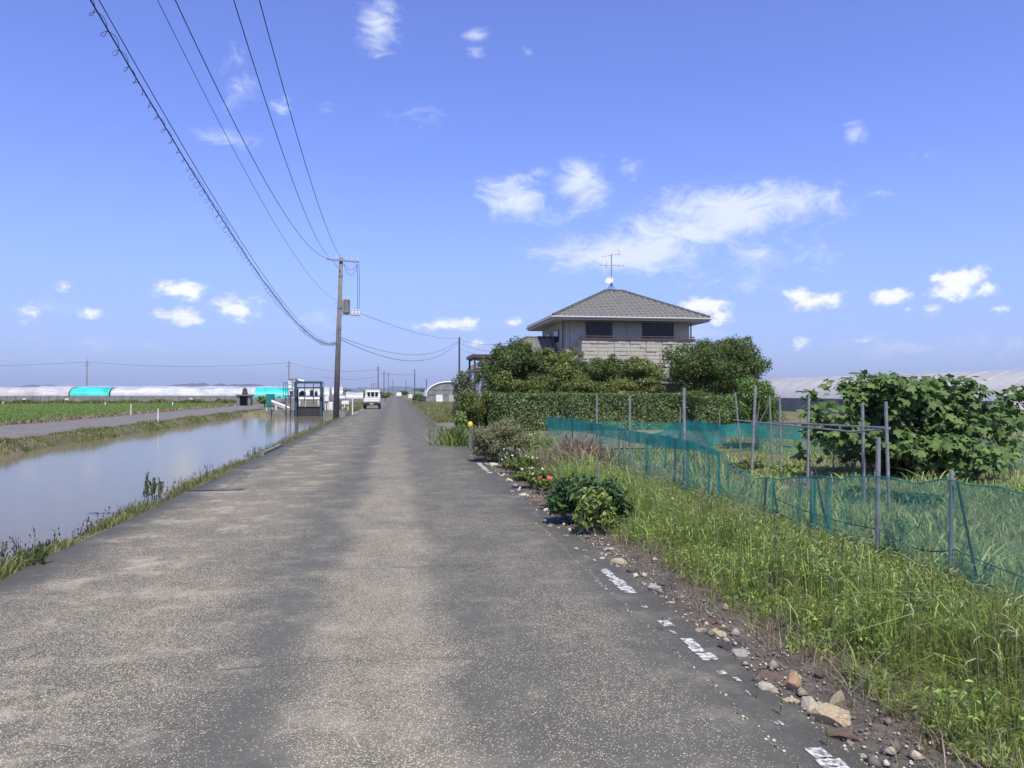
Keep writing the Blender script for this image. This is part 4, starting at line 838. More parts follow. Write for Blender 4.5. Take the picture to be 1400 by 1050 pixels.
    m = S(463, 560, 63.6); o = empty('gate_post', (m.x, 63.6, 0), 0, 'dark timber post standing beside the white pump', 'post'); MB().box((m.x-.09, 63.5, -.08), (m.x+.09, 63.7, S(463, 546, 63.6).z), taper=(.9, .9)).build('shaft', MT['wood_pole'], o); MB().box((m.x-.1, 63.49, .5), (m.x+.1, 63.71, .56)).build('collar', MT['steel'], o)
    p = pix(468.5, 571.5); tag(MB().box((p.x-.2, p.y, -.1), (p.x+.2, p.y+.35, .42), taper=(.9, .9)).box((p.x-.12, p.y+.06, .421), (p.x+.12, p.y+.28, .47)).build('concrete_stub', MT['concrete'], bevel=.03), 'short concrete stub on the bank beside the utility pole', 'concrete block')
sluice()
def hutch():
    p = pix(333, 554.5); s = mpp(p); o = empty('pump_shelter', (p.x, p.y, 0), 0, 'dark open-fronted stone shelter with flat slab roof beside the rice field', 'shelter')
    w = .62; 
    for sx in (-1, 1): MB().box((p.x+sx*w-.16, p.y, -.05), (p.x+sx*w+.16, p.y+1.2, 1.15)).build('side_wall', MT['concrete'], o, bevel=.02)
    MB().box((p.x-w+.165, p.y+1.0, -.05), (p.x+w-.165, p.y+1.18, 1.14)).build('back_wall', MT['dark'], o); MB().box((p.x-.95, p.y-.15, 1.152), (p.x+.95, p.y+1.35, 1.3)).build('roof_slab', MT['concrete'], o, bevel=.02)
    rng = np.random.default_rng(3); bm = bmesh.new()
    m = MB().lathe([(.3, 1.302), (.34, 1.5), (.26, 1.72), (.3, 1.85), (.14, 2.08), (.03, 2.15)], (p.x+.05, p.y+.5, 0), 9); m.build('pump_head', MT['wood_pole'], o)
    bm.free()
hutch()

# ------------------------------------------------------------------ greenhouses
def vault(name, label, p0, p1, w, h, spring, film, axis='x', ribs=2.0, side='mesh_grey', ends=True, group=None, rib_mat='film_old'):
    """A plastic tunnel from p0 to p1 (base points of its centre line)."""
    p0, p1 = Vector(p0), Vector(p1); d = (p1 - p0).normalized(); n = Vector((-d.y, d.x, 0)); L = (p1-p0).length
    o = empty(name, (p0+p1)/2, 0, label, 'greenhouse', group); rng = random.Random(len(label)*7 + int(L)); K = 12; nl = max(2, int(L/2))
    prof = [(math.cos(math.pi*k/K)*w/2, spring + math.sin(math.pi*k/K)**.85*(h-spring)) for k in range(K+1)]
    vs, fs = [], []
    for i in range(nl+1):
        c = p0 + d*(L*i/nl); dip = -.16*rng.random()
        vs += [c + n*a + Vector((0, 0, b + dip*(b-spring)/(h-spring))) for a, b in prof]
    m = K+1; fs = [(i*m+k, i*m+k+1, (i+1)*m+k+1, (i+1)*m+k) for i in range(nl) for k in range(K)]
    MB().add(vs, fs).build('film_cover', MT[film], o, smooth=True)
    mb = MB(); nr = int(L/ribs)
    for i in range(nr+1): c = p0 + d*min(L, ribs*i); mb.tube([c + n*(a*1.006) + Vector((0, 0, b+.01)) for a, b in prof], .016, 4, False)
    mb.build('hoop', MT[rib_mat], o)
    for s in (-1, 1):
        a, b = p0 + n*(s*w/2), p1 + n*(s*w/2); MB().bar(a + Vector((0,0,spring/2)), b + Vector((0,0,spring/2)), .03, spring).build('side_curtain', MT[side], o)
    if ends:
        for c in (p0, p1): MB().add([c + n*a + Vector((0,0,b)) for a, b in prof] + [c + n*(w/2), c - n*(w/2)], [tuple(range(m)) + (m+1, m)]).build('end_wall', MT['film_old'], o)
    return o
yG = 135
def gx(px, Y): return at(px, 535, Y).x
vault('greenhouse', 'long dusty pinkish-white plastic greenhouse left of the first cyan sheet', (gx(-260,yG), yG, 0), (gx(104,yG), yG, 0), 6, 2.55, 1.0, 'film_old', ends=False)
vault('greenhouse', 'short greenhouse section covered with a bright cyan sheet behind the rice field', (gx(106,yG), yG, 0), (gx(158,yG), yG, 0), 6.1, 2.57, 1.0, 'cyan', ribs=30, ends=False)
vault('greenhouse', 'long shiny silver plastic greenhouse right of the first cyan sheet', (gx(160,yG), yG, 0), (gx(352,yG), yG, 0), 6, 2.55, 1.0, 'film_silver', ends=False)
vault('greenhouse', 'second silver greenhouse row standing behind the shiny one', (gx(60,146), 146, 0), (gx(470,146), 146, 0), 6, 2.75, 1.1, 'film_silver')
vault('greenhouse', 'cyan-covered greenhouse section behind the sluice gate', (gx(352,112), 112, 0), (gx(397,112), 112, 0), 5, 2.3, .8, 'cyan', ribs=3)
vault('greenhouse', 'white greenhouse end showing between the sluice gate and the pole', (gx(399,116), 116, 0), (gx(452,116), 116, 0), 5, 2.5, .8, 'film')
vault('greenhouse', 'low white greenhouse beyond the white truck', (gx(474,120), 120, 0), (gx(497,120), 120, 0), 4, 1.7, .6, 'film')
def low_fence():
    x0, x1 = gx(-120, 118), gx(330, 118); o = empty('side_fence', ((x0+x1)/2, 118, 0), 0, 'long low grey mesh fence between rice field and greenhouses', 'fence')
    MB().box((x0, 118, .35), (x1, 118.04, .95)).build('mesh_panel', MT['mesh_grey'], o)
    n = 40
    for i in range(n+1): x = x0 + (x1-x0)*i/n; MB().box((x-.04, 117.9, -.06), (x+.04, 117.98, 1.05)).build('post', MT['pole'], o)
low_fence()
# white tunnel to the right behind the fig, running along the road's direction
vault('greenhouse', 'huge white plastic greenhouse behind the broad-leaved fig', (36.5, 36, 0), (36.5, 128, 0), 7.0, 2.85, 1.1, 'film', ribs=2.2)
vault('greenhouse', 'second white greenhouse parallel behind the huge one', (44.5, 36, 0), (44.5, 130, 0), 7.0, 3.2, 1.2, 'film', ribs=2.2)
def arch_house():
    Y = 124; a = pix(580, 549.5); h = at(600, 522, Y).z; x0, w = gx(582.5, Y), 7.6; c = x0 + w/2; o = empty('arched_greenhouse', (c, Y+6, 0), 0, 'arched grey greenhouse with white curved edge on the right of the far road', 'greenhouse')
    K = 14; prof = [(c + math.cos(math.pi*k/K)*w/2, .9 + math.sin(math.pi*k/K)**.9*(h-.9)) for k in range(K+1)]
    vs = [(x, y, z) for y in (Y, Y+14) for x, z in prof]; m = K+1
    MB().add(vs, [(k, k+1, m+k+1, m+k) for k in range(K)]).build('film_cover', MT['film'], o, smooth=True)
    MB().add([(x, Y+.02, z) for x, z in prof] + [(c-w/2, Y+.02, -.05), (c+w/2, Y+.02, -.05)], [tuple(range(m)) + (m, m+1)]).build('end_wall', MT['mesh_grey'], o)
    MB().tube([(x, Y-.05, z) for x, z in prof], .12, 6).build('edge_trim', MT['whiteplain'], o)
    mm = MB()
    for i in range(9): x = c - w/2 + w*(i+.5)/9; zt = .9 + (h-.9)*max(0, 1-((x-c)/(w/2))**2)**.5; mm.box((x-.03, Y-.04, -.05), (x+.03, Y-.001, zt))
    for z in (1.2, 2.0): mm.box((c-w/2+.1, Y-.04, z-.03), (c+w/2-.1, Y-.002, z+.03))
    mm.build('frame_bar', MT['steel'], o)
    for x, wd, mt in ((c-1.6, 1.1, 'white'), (c+.9, 1.9, 'soffit')): MB().box((x-wd/2, Y-.12, .0), (x+wd/2, Y-.05, 1.15)).build('door', MT[mt], o)
    for s in (-1, 1): MB().box((c+s*w/2-.03, Y+.05, -.05), (c+s*w/2+.03, Y+14, .9)).build('side_curtain', MT['mesh_grey'], o)
arch_house()
p = at(561, 541, 100); o = empty('roadside_box', (p.x, 100, 0), 0, 'small white box on a post beside the far right roadside', 'box')
MB().box((p.x-.25, 100, p.z-.35), (p.x+.25, 100.3, p.z+.2)).build('body', MT['white'], o, bevel=.03); MB().box((p.x-.05, 100.1, -.08), (p.x+.05, 100.2, p.z-.351)).build('post', MT['steel'], o)

# ------------------------------------------------------------------ stakes
def stake(px, pyb, pyt, label, mat='white', r=.035, cap=None, z=-.03, name='marker_stake', group=None):
    b = pix(px, pyb, z); t = at(px, pyt, b.y); o = empty(name, b, 0, label, 'stake', group)
    MB().tube([(b.x, b.y, z-.1), (b.x, b.y, t.z)], r, 8).build('shaft', MT[mat], o, smooth=False)
    if cap: MB().lathe([(r*1.25, -.01), (r*1.5, .05), (r*1.3, .1), (r*.4, .14)], (b.x, b.y, t.z-.02), 10).build('cap', MT[cap], o)
    return o
stake(179, 567.5, 552, 'white stake at the rice field edge of the gravel track')
stake(216, 578, 558.5, 'white stake on the grassy far canal bank')
stake(144, 554, 549.5, 'short white stake within the rice field near its cyan sheet', r=.06); stake(236, 554.5, 550, 'short white stake within the rice field near the stone shelter', r=.06); stake(4, 552.5, 549, 'short white stake within the rice field near its open end', r=.06)
stake(482, 567.5, 545.5, 'slim white stake on the bank between pole and truck', r=.05)
stake(643, 614, 582, 'pale roadside post with a yellow cap beside the round bush', 'concrete', .05, 'yellow')
stake(585, 568.5, 552, 'pale wooden stake beside the driveway mouth', 'concrete', .05); stake(571, 555.5, 545.5, 'thin pale stake beside the small dark roadside bush', 'concrete', .05); stake(563.5, 551.5, 543, 'far pale stake next to the white roadside box', 'concrete', .05)

# ------------------------------------------------------------------ hedge, shrubs and trees
def box_leaves(lo, hi, n, rng, lump=.07):
    lo, hi = np.array(lo), np.array(hi); d = hi - lo; areas = np.array([d[1]*d[2], d[1]*d[2], d[0]*d[2], d[0]*d[2], d[0]*d[1]]); f = rng.choice(5, n, p=areas/areas.sum())
    U = rng.random((n, 3)); P = lo + U*d; Nn = np.zeros((n, 3))
    for k, (ax, v, s) in enumerate(((0, lo[0], -1), (0, hi[0], 1), (1, lo[1], -1), (1, hi[1], 1), (2, hi[2], 1))):
        m = f == k; P[m, ax] = v; Nn[m, ax] = s
    w = lump*(np.sin(P[:, 0]*2.3 + P[:, 2]*3.1) + np.sin(P[:, 0]*5.1 + 2) * .6 + np.sin(P[:, 1]*3.3 + P[:, 2]*4)*.7)[:, None]
    P = P + Nn*(w - np.abs(rng.normal(0, .13, (n, 1)))); stray = rng.random(n) > .97; P[stray] += Nn[stray]*rng.uniform(.03, .16, (stray.sum(), 1)); return P, Nn
def hedge(name, label, lo, hi, n, size, mat, seed, stems=True, lump=.07, core='bark'):
    rng = np.random.default_rng(seed); o = empty(name, ((lo[0]+hi[0])/2, (lo[1]+hi[1])/2, 0), 0, label, 'hedge')
    P, Nn = box_leaves(lo, hi, n, rng, lump); V, F = leaf_quads(P, Nn, size, rng, .55); np_obj('foliage', V, F, MT[mat], o)
    k = max(2, int(max(hi[0]-lo[0], hi[1]-lo[1])/.45))
    for i in range(k):
        mb = MB()
        t = (i+.5)/k; x, y = ((lo[0]+hi[0])/2, lo[1]+(hi[1]-lo[1])*t) if hi[1]-lo[1] > hi[0]-lo[0] else (lo[0]+(hi[0]-lo[0])*t, (lo[1]+hi[1])/2)
        for j in range(4): mb.tube([(x, y, -.08), (x+rng.normal()*.12, y+rng.normal()*.12, hi[2]*.5), (x+rng.normal()*.25, y+rng.normal()*.25, hi[2]*.93)], [.03, .022, .008], 5)
        mb.build('stem', MT[core], o)
    return o
hl, hr = at(668, 560, 29.2).x, at(978, 560, 29.2).x
hedge('clipped_hedge', 'long clipped reddish-green hedge in front of the house garden', (hl, 29.2, .0), (hr, 30.5, 1.56), 44000, .085, 'leaf_hedge', 21, lump=.06)
# roadside shrubs left of the hedge
tree('tall_shrub', 'tall grey-green shrub towering at the roadside corner of the hedge', 'shrub', (at(636,560,31.5).x, 31.5, 0), [blob(636,545,20,34,31.5), blob(632,524,15,17,31.7), blob(650,560,18,26,31.2)], 15000, .09, 'leaf_grey', 31, r0=.06, k=26, rf=.33)
tree('tall_shrub', 'bushy olive-green shrub filling the corner where road and hedge meet', 'shrub', (at(653,575,29.8).x, 29.8, 0), [blob(648,560,26,30,29.9), blob(668,563,20,29,30.0), blob(630,572,13,18,29.8)], 16000, .08, 'leaf_mid', 32, r0=.05, k=26, rf=.33)
tree('low_shrub', 'small light green shrub at the foot of the roadside corner', 'shrub', (at(628,590,25.5).x, 25.5, 0), [blob(628,577,14,15,25.5)], 3200, .08, 'leaf_lime', 33, r0=.02, k=14, zmin=.05)
# garden trees between hedge and house
tree('garden_tree', 'loose dark green tree in front of the low tiled wing', 'tree', (at(705,560,34).x, 34, 0), [blob(704,505,42,42,34), blob(680,508,26,38,34.3), blob(728,490,26,26,33.8), blob(692,480,20,18,34), blob(664,520,18,30,33.6)], 27000, .11, 'leaf_dark', 41, r0=.08, k=26, rf=.30)
tree('garden_tree', 'yellow-green maple below the second-floor corner of the house', 'tree', (at(765,560,33.2).x, 33.2, 0), [blob(764,503,30,33,33.2), blob(772,518,36,28,33), blob(748,484,15,15,33.4), blob(785,484,13,14,33.2)], 19000, .11, 'leaf_maple', 42, r0=.06, k=22, rf=.28)
tree('garden_tree', 'dark narrow tree against the stone veranda', 'tree', (at(818,560,34).x, 34, 0), [blob(818,512,32,26,34), blob(842,508,24,25,34.2), blob(800,518,24,25,34)], 16000, .1, 'leaf_dark', 43, r0=.05, k=20, rf=.3)
tree('garden_tree', 'light green maple in front of the right end of the veranda', 'tree', (at(877,560,32.6).x, 32.6, 0), [blob(876,510,34,27,32.6), blob(890,520,26,20,32.4), blob(862,503,19,17,32.7), blob(868,526,36,16,32.4)], 19000, .1, 'leaf_maple', 44, r0=.06, k=22, rf=.28)
tree('garden_tree', 'low dark green shrub mass showing just above the hedge', 'shrub', (at(735,560,32).x, 32, 0), [blob(720,530,50,17,32, .8), blob(800,532,46,14,32, .8), blob(690,524,22,22,32, .8)], 15000, .1, 'leaf_mid', 45, r0=.05, k=26, rf=.33)
tree('evergreen_tree', 'large dense dark evergreen tree to the right of the house', 'tree', (at(965,560,33).x, 33, 0), [blob(965,505,60,42,33), blob(1012,500,42,40,33), blob(930,503,30,34,32.7), blob(990,474,42,24,33.2), blob(1000,530,54,24,32.6), blob(945,480,26,17,33)], 44000, .11, 'leaf_dark', 46, r0=.12, k=30, rf=.30)
tree('evergreen_tree', 'slim twiggy treetop poking out beside the large evergreen', 'tree', (at(1022,560,34).x, 34, 0), [blob(1024,467,13,13,34), blob(1028,490,16,16,34), blob(1016,500,16,20,34)], 2600, .1, 'leaf_mid', 47, r0=.05, k=14, rf=.26)
tree('fruit_tree', 'small bright green tree with forked trunk behind the green net', 'tree', tuple(pix(1032, 618)), [blob(1030,556,36,34,20.0), blob(1008,565,26,26,19.8), blob(1050,552,26,34,20.3), blob(1028,530,24,22,20.0)], 19000, .07, 'leaf_bright', 48, r0=.05, k=28, rf=.31, limbs=7)
hedge('low_hedge_end', 'dark reddish shrub at the right end of the clipped hedge', (at(950,560,28.4).x, 28.3, 0), (at(1000,560,28.4).x, 29.15, 1.45), 8000, .085, 'leaf_hedge', 27, lump=.12)
# roadside plants
bx = pix(686, 630)
tree('round_bush', 'dense rounded grey-green bush at the road edge beside the yellow-capped post', 'bush', tuple(bx), [blob(686,600,43,28,bx.y), blob(667,605,27,24,bx.y-.1), blob(706,605,27,23,bx.y), blob(690,588,29,17,bx.y+.1)], 42000, .042, 'leaf_bush', 51, r0=.03, k=60, rf=.27, zmin=.02, limbs=12)
def iris(px, py, n, h, label, seed, mat='leaf_iris', spread=.3, w=.028, cat='plant', name='strap_leaf_plant'):
    b = pix(px, py); rng = np.random.default_rng(seed); P = np.stack([b.x + rng.normal(0, spread, n), b.y + .25 + rng.normal(0, spread, n), np.full(n, -.02)], 1)
    V, F = blades(P, h*rng.uniform(.55, 1.15, n), w, rng, lean=.75, curl=1.2); o = np_obj(name, V, F, MT[mat]); return tag(o, label, cat)
iris(627, 609, 420, .62, 'strap-leaved bright green clump spilling over the asphalt beside the yellow-capped post', 61)
iris(650, 607, 220, .55, 'strap-leaved clump tucked between the yellow-capped post and the round bush', 62)
def peony(px, pyb, pytop, wpx, label, seed, mat, n, size):
    b = pix(px, pyb); s = mpp(b); h = (pyb-pytop)*s; r = wpx/2*s
    return tree('leafy_plant', label, 'plant', tuple(b), [((b.x, b.y+.1, h*.62), (r*.8, r*.8, h*.40)), ((b.x-r*.45, b.y, h*.42), (r*.5, r*.5, h*.36)), ((b.x+r*.45, b.y, h*.40), (r*.5, r*.5, h*.34))], n, size, mat, seed, r0=.015, k=26, rf=.34, aspect=.42, zmin=.03, limbs=10, bark='twig')
peony(792, 716, 646, 96, 'dark green leafy plant overhanging the stones beside the faded line', 71, 'leaf_peony', 3400, .085)
peony(816, 730, 664, 66, 'yellowish green leafy plant next to the dark overhanging one', 72, 'leaf_lime', 1700, .08)
peony(842, 722, 655, 60, 'small mid-green plant at the edge of the tall weeds', 73, 'leaf_peony', 1500, .08)
def flowers(px, pyb, pyt, wpx, label, seed, petal, nf, leaf='leaf_mid', n=2200, size=.06, fs=.05):
    b = pix(px, pyb); s = mpp(b); h = (pyb-pyt)*s; r = wpx/2*s; o = tree('flowering_plant', label, 'plant', tuple(b), [((b.x, b.y+.1, h*.5), (r, r*.7, h*.45))], n, size, leaf, seed, r0=.012, k=26, rf=.3, zmin=.02, limbs=8, bark='twig')
    rng = np.random.default_rng(seed+1)
    for i in range(nf):
        a = rng.uniform(0, 6.28); q = rng.uniform(.2, .9); c = np.array([b.x + math.cos(a)*r*q, b.y + .1 + math.sin(a)*r*.7*q, h*(.55 + .42*(1-q*q)**.5)]); k = 10
        d = unit(rng.normal(size=(k, 3))*[1, 1, .5] + [0, 0, .5]); V, F = leaf_quads(c + d*fs*.5, d, fs, rng, .9, .3); np_obj('flower', V, F, MT[petal], o)
    return o
flowers(712, 648, 622, 60, 'low roadside plant dotted with cream flowers beside the round bush', 81, 'cream', 8, fs=.032)
flowers(700, 640, 612, 40, 'pale flowering plant at the foot of the round bush', 82, 'cream', 6, 'leaf_grey', fs=.03)
flowers(730, 668, 640, 64, 'low leafy plant with scattered pale flowers behind the stones', 83, 'cream', 5, 'leaf_mid', fs=.032)
flowers(745, 676, 652, 34, 'small plant bearing a pink flower by the stones', 84, 'pink', 2, 'leaf_mid', 900, .05, .06)
flowers(735, 628, 592, 70, 'loose white-flecked green plant near the corner of the net', 85, 'cream', 8, 'leaf_lime', 1800, fs=.03)
iris(793, 640, 520, .78, 'dry brown grass clump beside the green net', 63, 'dry', .24, .012, 'grass clump', 'dry_grass_clump'); iris(815, 648, 160, .62, 'straw-coloured bent grass clump at the foot of the dry brown one', 64, 'straw', .2, .016, 'grass clump', 'dry_grass_clump'); iris(760, 645, 460, .5, 'reddish-brown withered weed clump behind the pink flower', 65, 'dry', .3, .01, 'grass clump', 'dry_grass_clump')
for i, (px, pyb, pyt, lab) in enumerate(((766, 662, 636, 'short grey stake in the flower strip beside the pink flower'), (788, 668, 626, 'grey stake standing behind the dark leafy plant'), (818, 678, 630, 'slanting grey stake at the edge of the tall weeds'))): stake(px, pyb, pyt, lab, 'post', .018, name='garden_stake')

# ------------------------------------------------------------------ fig
def fig():
    base = pix(1250, 650); rng = np.random.default_rng(91); o = empty('fig_tree', base, 0, 'wide low fig tree with broad lobed leaves beside the garden net', 'tree')
    Yf = base.y
    bl = [blob(1215,565,72,52,Yf), blob(1300,580,78,50,Yf), blob(1150,585,50,44,Yf-.2), blob(1360,590,46,40,Yf+.3), blob(1250,612,120,34,Yf-.2), blob(1170,540,50,28,Yf), blob(1225,525,40,18,Yf), blob(1385,556,36,36,Yf+.5), blob(1122,556,34,34,Yf+.1), blob(1110,600,26,40,Yf+.1), blob(1200,522,60,20,Yf), blob(1300,540,70,30,Yf)]
    n = 5600; P, d, cs = crown_points(bl, n, rng, 26, .27, .12, .3)
    # lobed leaf outline
    ang = np.linspace(-2.6, 2.6, 15); rad = np.array([.42, .58, .68, .42, .66, .90, .52, .74, 1.0, .74, .52, .90, .66, .42, .62]); 
    out = [(math.sin(a)*r*.62, math.cos(a)*r*.62 + .3, -.10*r*r - (.05 if i % 4 == 3 else 0)) for i, (a, r) in enumerate(zip(ang, rad))]
    lv = np.array([(0, -.22, -.02), (0, .3, .05)] + out); lf = [(1, i+2, i+3) for i in range(len(out)-1)] + [(1, len(out)+1, 0), (1, 0, 2)]
    me = bpy.data.meshes.new('leaf')
    me.from_pydata([tuple(v) for v in lv], [], lf); me.update(); me.materials.append(MT['leaf_fig'])
    zax = unit(d*.5 + rng.normal(size=(n, 3))*.4 + np.array([0, -.15, .75])); yax = d + rng.normal(size=(n, 3))*.5; yax[:, 2] = -.35; yax = unit(yax - zax*(yax*zax).sum(1, keepdims=True)); xax = np.cross(yax, zax)
    size = rng.uniform(.11, .22, n)
    toward = depth_order = ((P - np.array(CAM))@np.array(_f)) - P[:, 2]*.5; near = np.argsort(toward)
    front = near[:1300]; pick = set(rng.choice(front, 300, replace=False).tolist())
    Vs, Fs, off = [], [], 0; lfa = np.array(lf)
    for i in range(n):
        M3 = np.stack([xax[i], yax[i], zax[i]], 1)*size[i]
        if i in pick:
            m4 = Matrix(((M3[0,0], M3[0,1], M3[0,2], P[i,0]-base.x), (M3[1,0], M3[1,1], M3[1,2], P[i,1]-base.y), (M3[2,0], M3[2,1], M3[2,2], P[i,2]-base.z), (0,0,0,1)))
            lo = bpy.data.objects.new('leaf', me); COL.objects.link(lo); lo.parent = o; lo.matrix_local = m4
        else:
            Vs.append(lv@M3.T + P[i]); Fs.append(lfa + off); off += len(lv)
    f = np_obj('foliage', np.concatenate(Vs), [np.concatenate(Fs)], MT['leaf_fig'], o); f['kind'] = 'stuff'
    mb = MB()
    for k in range(26):
        t = cs[rng.integers(len(cs))]; a = rng.uniform(0, 6.28); r = rng.uniform(0, .5); b0 = Vector((base.x + math.cos(a)*r*1.6, base.y + math.sin(a)*r*.8, -.06)); tt = Vector(t); mid = b0.lerp(tt, .45) + Vector((0, 0, .15)); mb.tube([b0, mid, tt], [.045, .032, .012], 6)
    mb.build('trunk', MT['bark'], o, smooth=True)
fig()

# ------------------------------------------------------------------ pipes and the green net
def pole_between(px_b, py_b, px_t, py_t, r, parent, name='post', mat='post', zb=.0):
    b = pix(px_b, py_b, zb); t = at(px_t, py_t, b.y); return MB().tube([b - Vector((0, 0, .15)), t], r, 8).build(name, MT[mat], parent), b, t
def trellis():
    b0 = pix(1100, 668); o = empty('pipe_trellis', b0, 0, 'frame of grey pipes with two level rails in the vegetable garden', 'trellis')
    posts = [(1016, 640, 1005, 537, .019), (1027, 652, 1033, 527, .028), (1057, 650, 1052, 541, .017), (1068, 652, 1066, 541, .019), (1104, 664, 1106, 538, .022), (1182, 692, 1179, 551, .022), (1216, 702, 1211, 549, .022), (1138, 645, 1142, 582, .014), (1163, 650, 1178, 596, .012), (1194, 655, 1201, 598, .012)]
    for a in posts: pole_between(*a, o)
    def rail(p0, p1):
        a = pix(*p0[:2]); b = pix(*p1[:2]); A, B = at(p0[2], p0[3], a.y), at(p1[2], p1[3], b.y); MB().tube([A, B], .016, 6).build('rail', MT['post'], o)
    rail((1016, 640, 1003, 574), (1182, 692, 1183, 592)); rail((1057, 650, 1050, 577), (1216, 702, 1217, 585)); rail((1182, 692, 1165, 590), (1216, 702, 1216, 586))
trellis()
FX = 4.4
def net_strip(path, mat, parent, name, rng, nz_=9, step=.05, amp=.05, pleat=None):
    """path: list of (x,y,ztop,zbot). A hanging sheet with slack and pleats."""
    P = np.array(path, float); seg = np.linalg.norm(np.diff(P[:, :2], axis=0), axis=1); s = np.concatenate([[0], np.cumsum(seg)]); n = int(s[-1]/step); u = np.linspace(0, s[-1], n)
    Q = np.stack([np.interp(u, s, P[:, k]) for k in range(4)], 1); t = np.gradient(Q[:, :2], axis=0); t /= np.linalg.norm(t, axis=1, keepdims=True); nr = np.stack([-t[:, 1], t[:, 0]], 1)
    V = []; ph = rng.uniform(0, 6, 6)
    for k in range(nz_):
        v = k/(nz_-1); w = amp*(np.sin(u*3.1 + ph[0] + v*1.2)*.5 + np.sin(u*7.7 + ph[1] - v)*.35 + np.sin(u*17 + ph[2] + v*2)*.2)*(.35 + v*.9)
        slide = np.zeros_like(u)
        if pleat is not None:
            for (c, wd, a) in pleat: slide += -a*np.tanh((u - c)/wd*2)*np.exp(-((u-c)/wd)**2)*1.4
        z = Q[:, 2]*(1-v) + Q[:, 3]*v + .012*np.sin(u*11 + ph[3])*(1-v)
        xy = Q[:, :2] + nr*w[:, None] + t*slide[:, None]; V.append(np.stack([xy[:, 0], xy[:, 1], z], 1))
    V = np.stack(V); i = np.arange(nz_*n).reshape(nz_, n); F = np.stack([i[:-1,:-1], i[:-1,1:], i[1:,1:], i[1:,:-1]], -1).reshape(-1, 4)
    o = np_obj(name, V.reshape(-1, 3), F, MT[mat], parent, smooth=True); return o, V[0], V[-1]
def nety(px): d = ray(px, 600); return FX/d.x*d.y
def nettop(px, py): Y = nety(px); return at(px, py, Y).z
def nets():
    rng = np.random.default_rng(17); o = empty('net_fence', (FX, 12, 0), 0, 'sagging teal netting fence on grey pipes between the weeds and the garden', 'fence')
    prof = [(748,570),(790,574),(830,582),(862,589),(900,596),(945,604),(985,618),(1010,640),(1030,653),(1060,655),(1110,651),(1150,654),(1200,650),(1240,660),(1301,656),(1340,664),(1400,673),(1500,690),(1700,720)]
    path = [(FX, nety(px), nettop(px, py), .02) for px, py in prof]
    path += [(FX, 1.6, .9, .02), (FX, -2.0, .88, .02)]
    total = abs(path[-1][1] - path[0][1]); pl = [(rng.uniform(.5, total-.5), rng.uniform(.06, .16), rng.uniform(.05, .16)) for _ in range(26)]
    n1, top, bot = net_strip(path, 'net', o, 'net', rng, amp=.06, pleat=pl)
    MB().tube([Vector(p) for p in top[::3]], .0055, 4).build('top_cord', MT['net_cord'], o)
    # the doubled-over upper band and the heap of spare net
    band = [(FX-.03, nety(px), nettop(px, py)+.01, nettop(px, py2)) for px, py, py2 in ((748,570,584),(790,574,590),(830,582,597),(862,589,604),(900,594,609),(945,603,616),(985,617,624))]
    net_strip(band, 'net_dense', o, 'doubled_net', rng, 5, amp=.05)
    heap = [(FX+.25, nety(px), nettop(px, py), nettop(px, py2)) for px, py, py2 in ((868,598,612),(885,588,612),(905,578,612),(930,574,612),(950,577,610),(966,588,608))]
    net_strip(heap, 'net_dense', o, 'spare_net', rng, 6, amp=.16)
    for px, ya, yb, w in ((820,592,648,.05),(846,594,636,.035),(885,600,672,.025),(968,614,690,.03),(982,620,686,.025),(940,606,682,.02),(910,602,640,.02),(1056,658,700,.02),(1112,654,720,.015)):      # bunched gathers
        Y = nety(px); w *= .6; a, b = at(px, ya, Y), at(px+rng.normal()*3, yb, Y)
        for q in range(2): net_strip([(FX-.03+q*.02, Y-w*(1-q*.3), a.z, b.z), (FX+.03, Y, a.z, b.z - .03*q), (FX-.02, Y+w*(.6+q*.2), a.z, b.z)], 'net', o, 'gather', rng, 5, .02, .03)
    for px, py, r, dx in ((750,566,.014,0),(783,560,.012,1),(816,540,.020,1),(861,541,.020,2),(935,530,.023,2),(1048,652,.012,-2),(1056,660,.010,8),(1110,645,.015,0),(1114,640,.011,12),(1201,598,.021,0),(1301,643,.017,0),(1308,655,.010,12)):
        Y = nety(px) + .05; t = at(px, py, Y); b = Vector((t.x - .02, Y, 0)); MB().tube([(b.x + dx*.012, b.y - dx*.01, -.1), t], r, 8).build('post', MT['post' if r > .0125 else 'dark'], o)
    for Y in (3.2, 1.4, -.4, -2.0): MB().tube([(FX + .02, Y, -.1), (FX, Y, 1.0)], .016, 8).build('post', MT['post'], o)
    for k, (z0, z1) in enumerate(((.36, .30), (.2, .14))):
        a = (FX+.03, nety(1050), z0); b = (FX+.03, nety(1200), z0-.03); c = (FX+.03, nety(1301), z0-.02); d = (FX+.03, nety(1600), z1)
        m = MB()
        for p, q, s in ((a, b, .05), (b, c, .08), (c, d, .05)): m.tube(sagged(p, q, s, 10), .005, 4)
        m.build('lower_cord', MT['dark'], o)
    # the far side of the netted plot
    o2 = empty('net_fence', (11, 20, 0), 0, 'teal netting fence along the back of the garden behind the small bright tree', 'fence')
    c0 = Vector((FX+.1, path[0][1]+.1, 0)); c1, c2, c3 = pix(940, 606), pix(1030, 620), pix(1420, 646); c4_ = pix(1900, 665)
    net_strip([(c0.x, c0.y, .78, .03), (c1.x, c1.y, .62, .03), (c2.x, c2.y, .78, .03), (pix(1100,624).x, pix(1100,624).y, .74, .03), (c3.x, c3.y, .62, .03), (c4_.x, c4_.y, .6, .03)], 'net', o2, 'net', rng, amp=.08, step=.08)
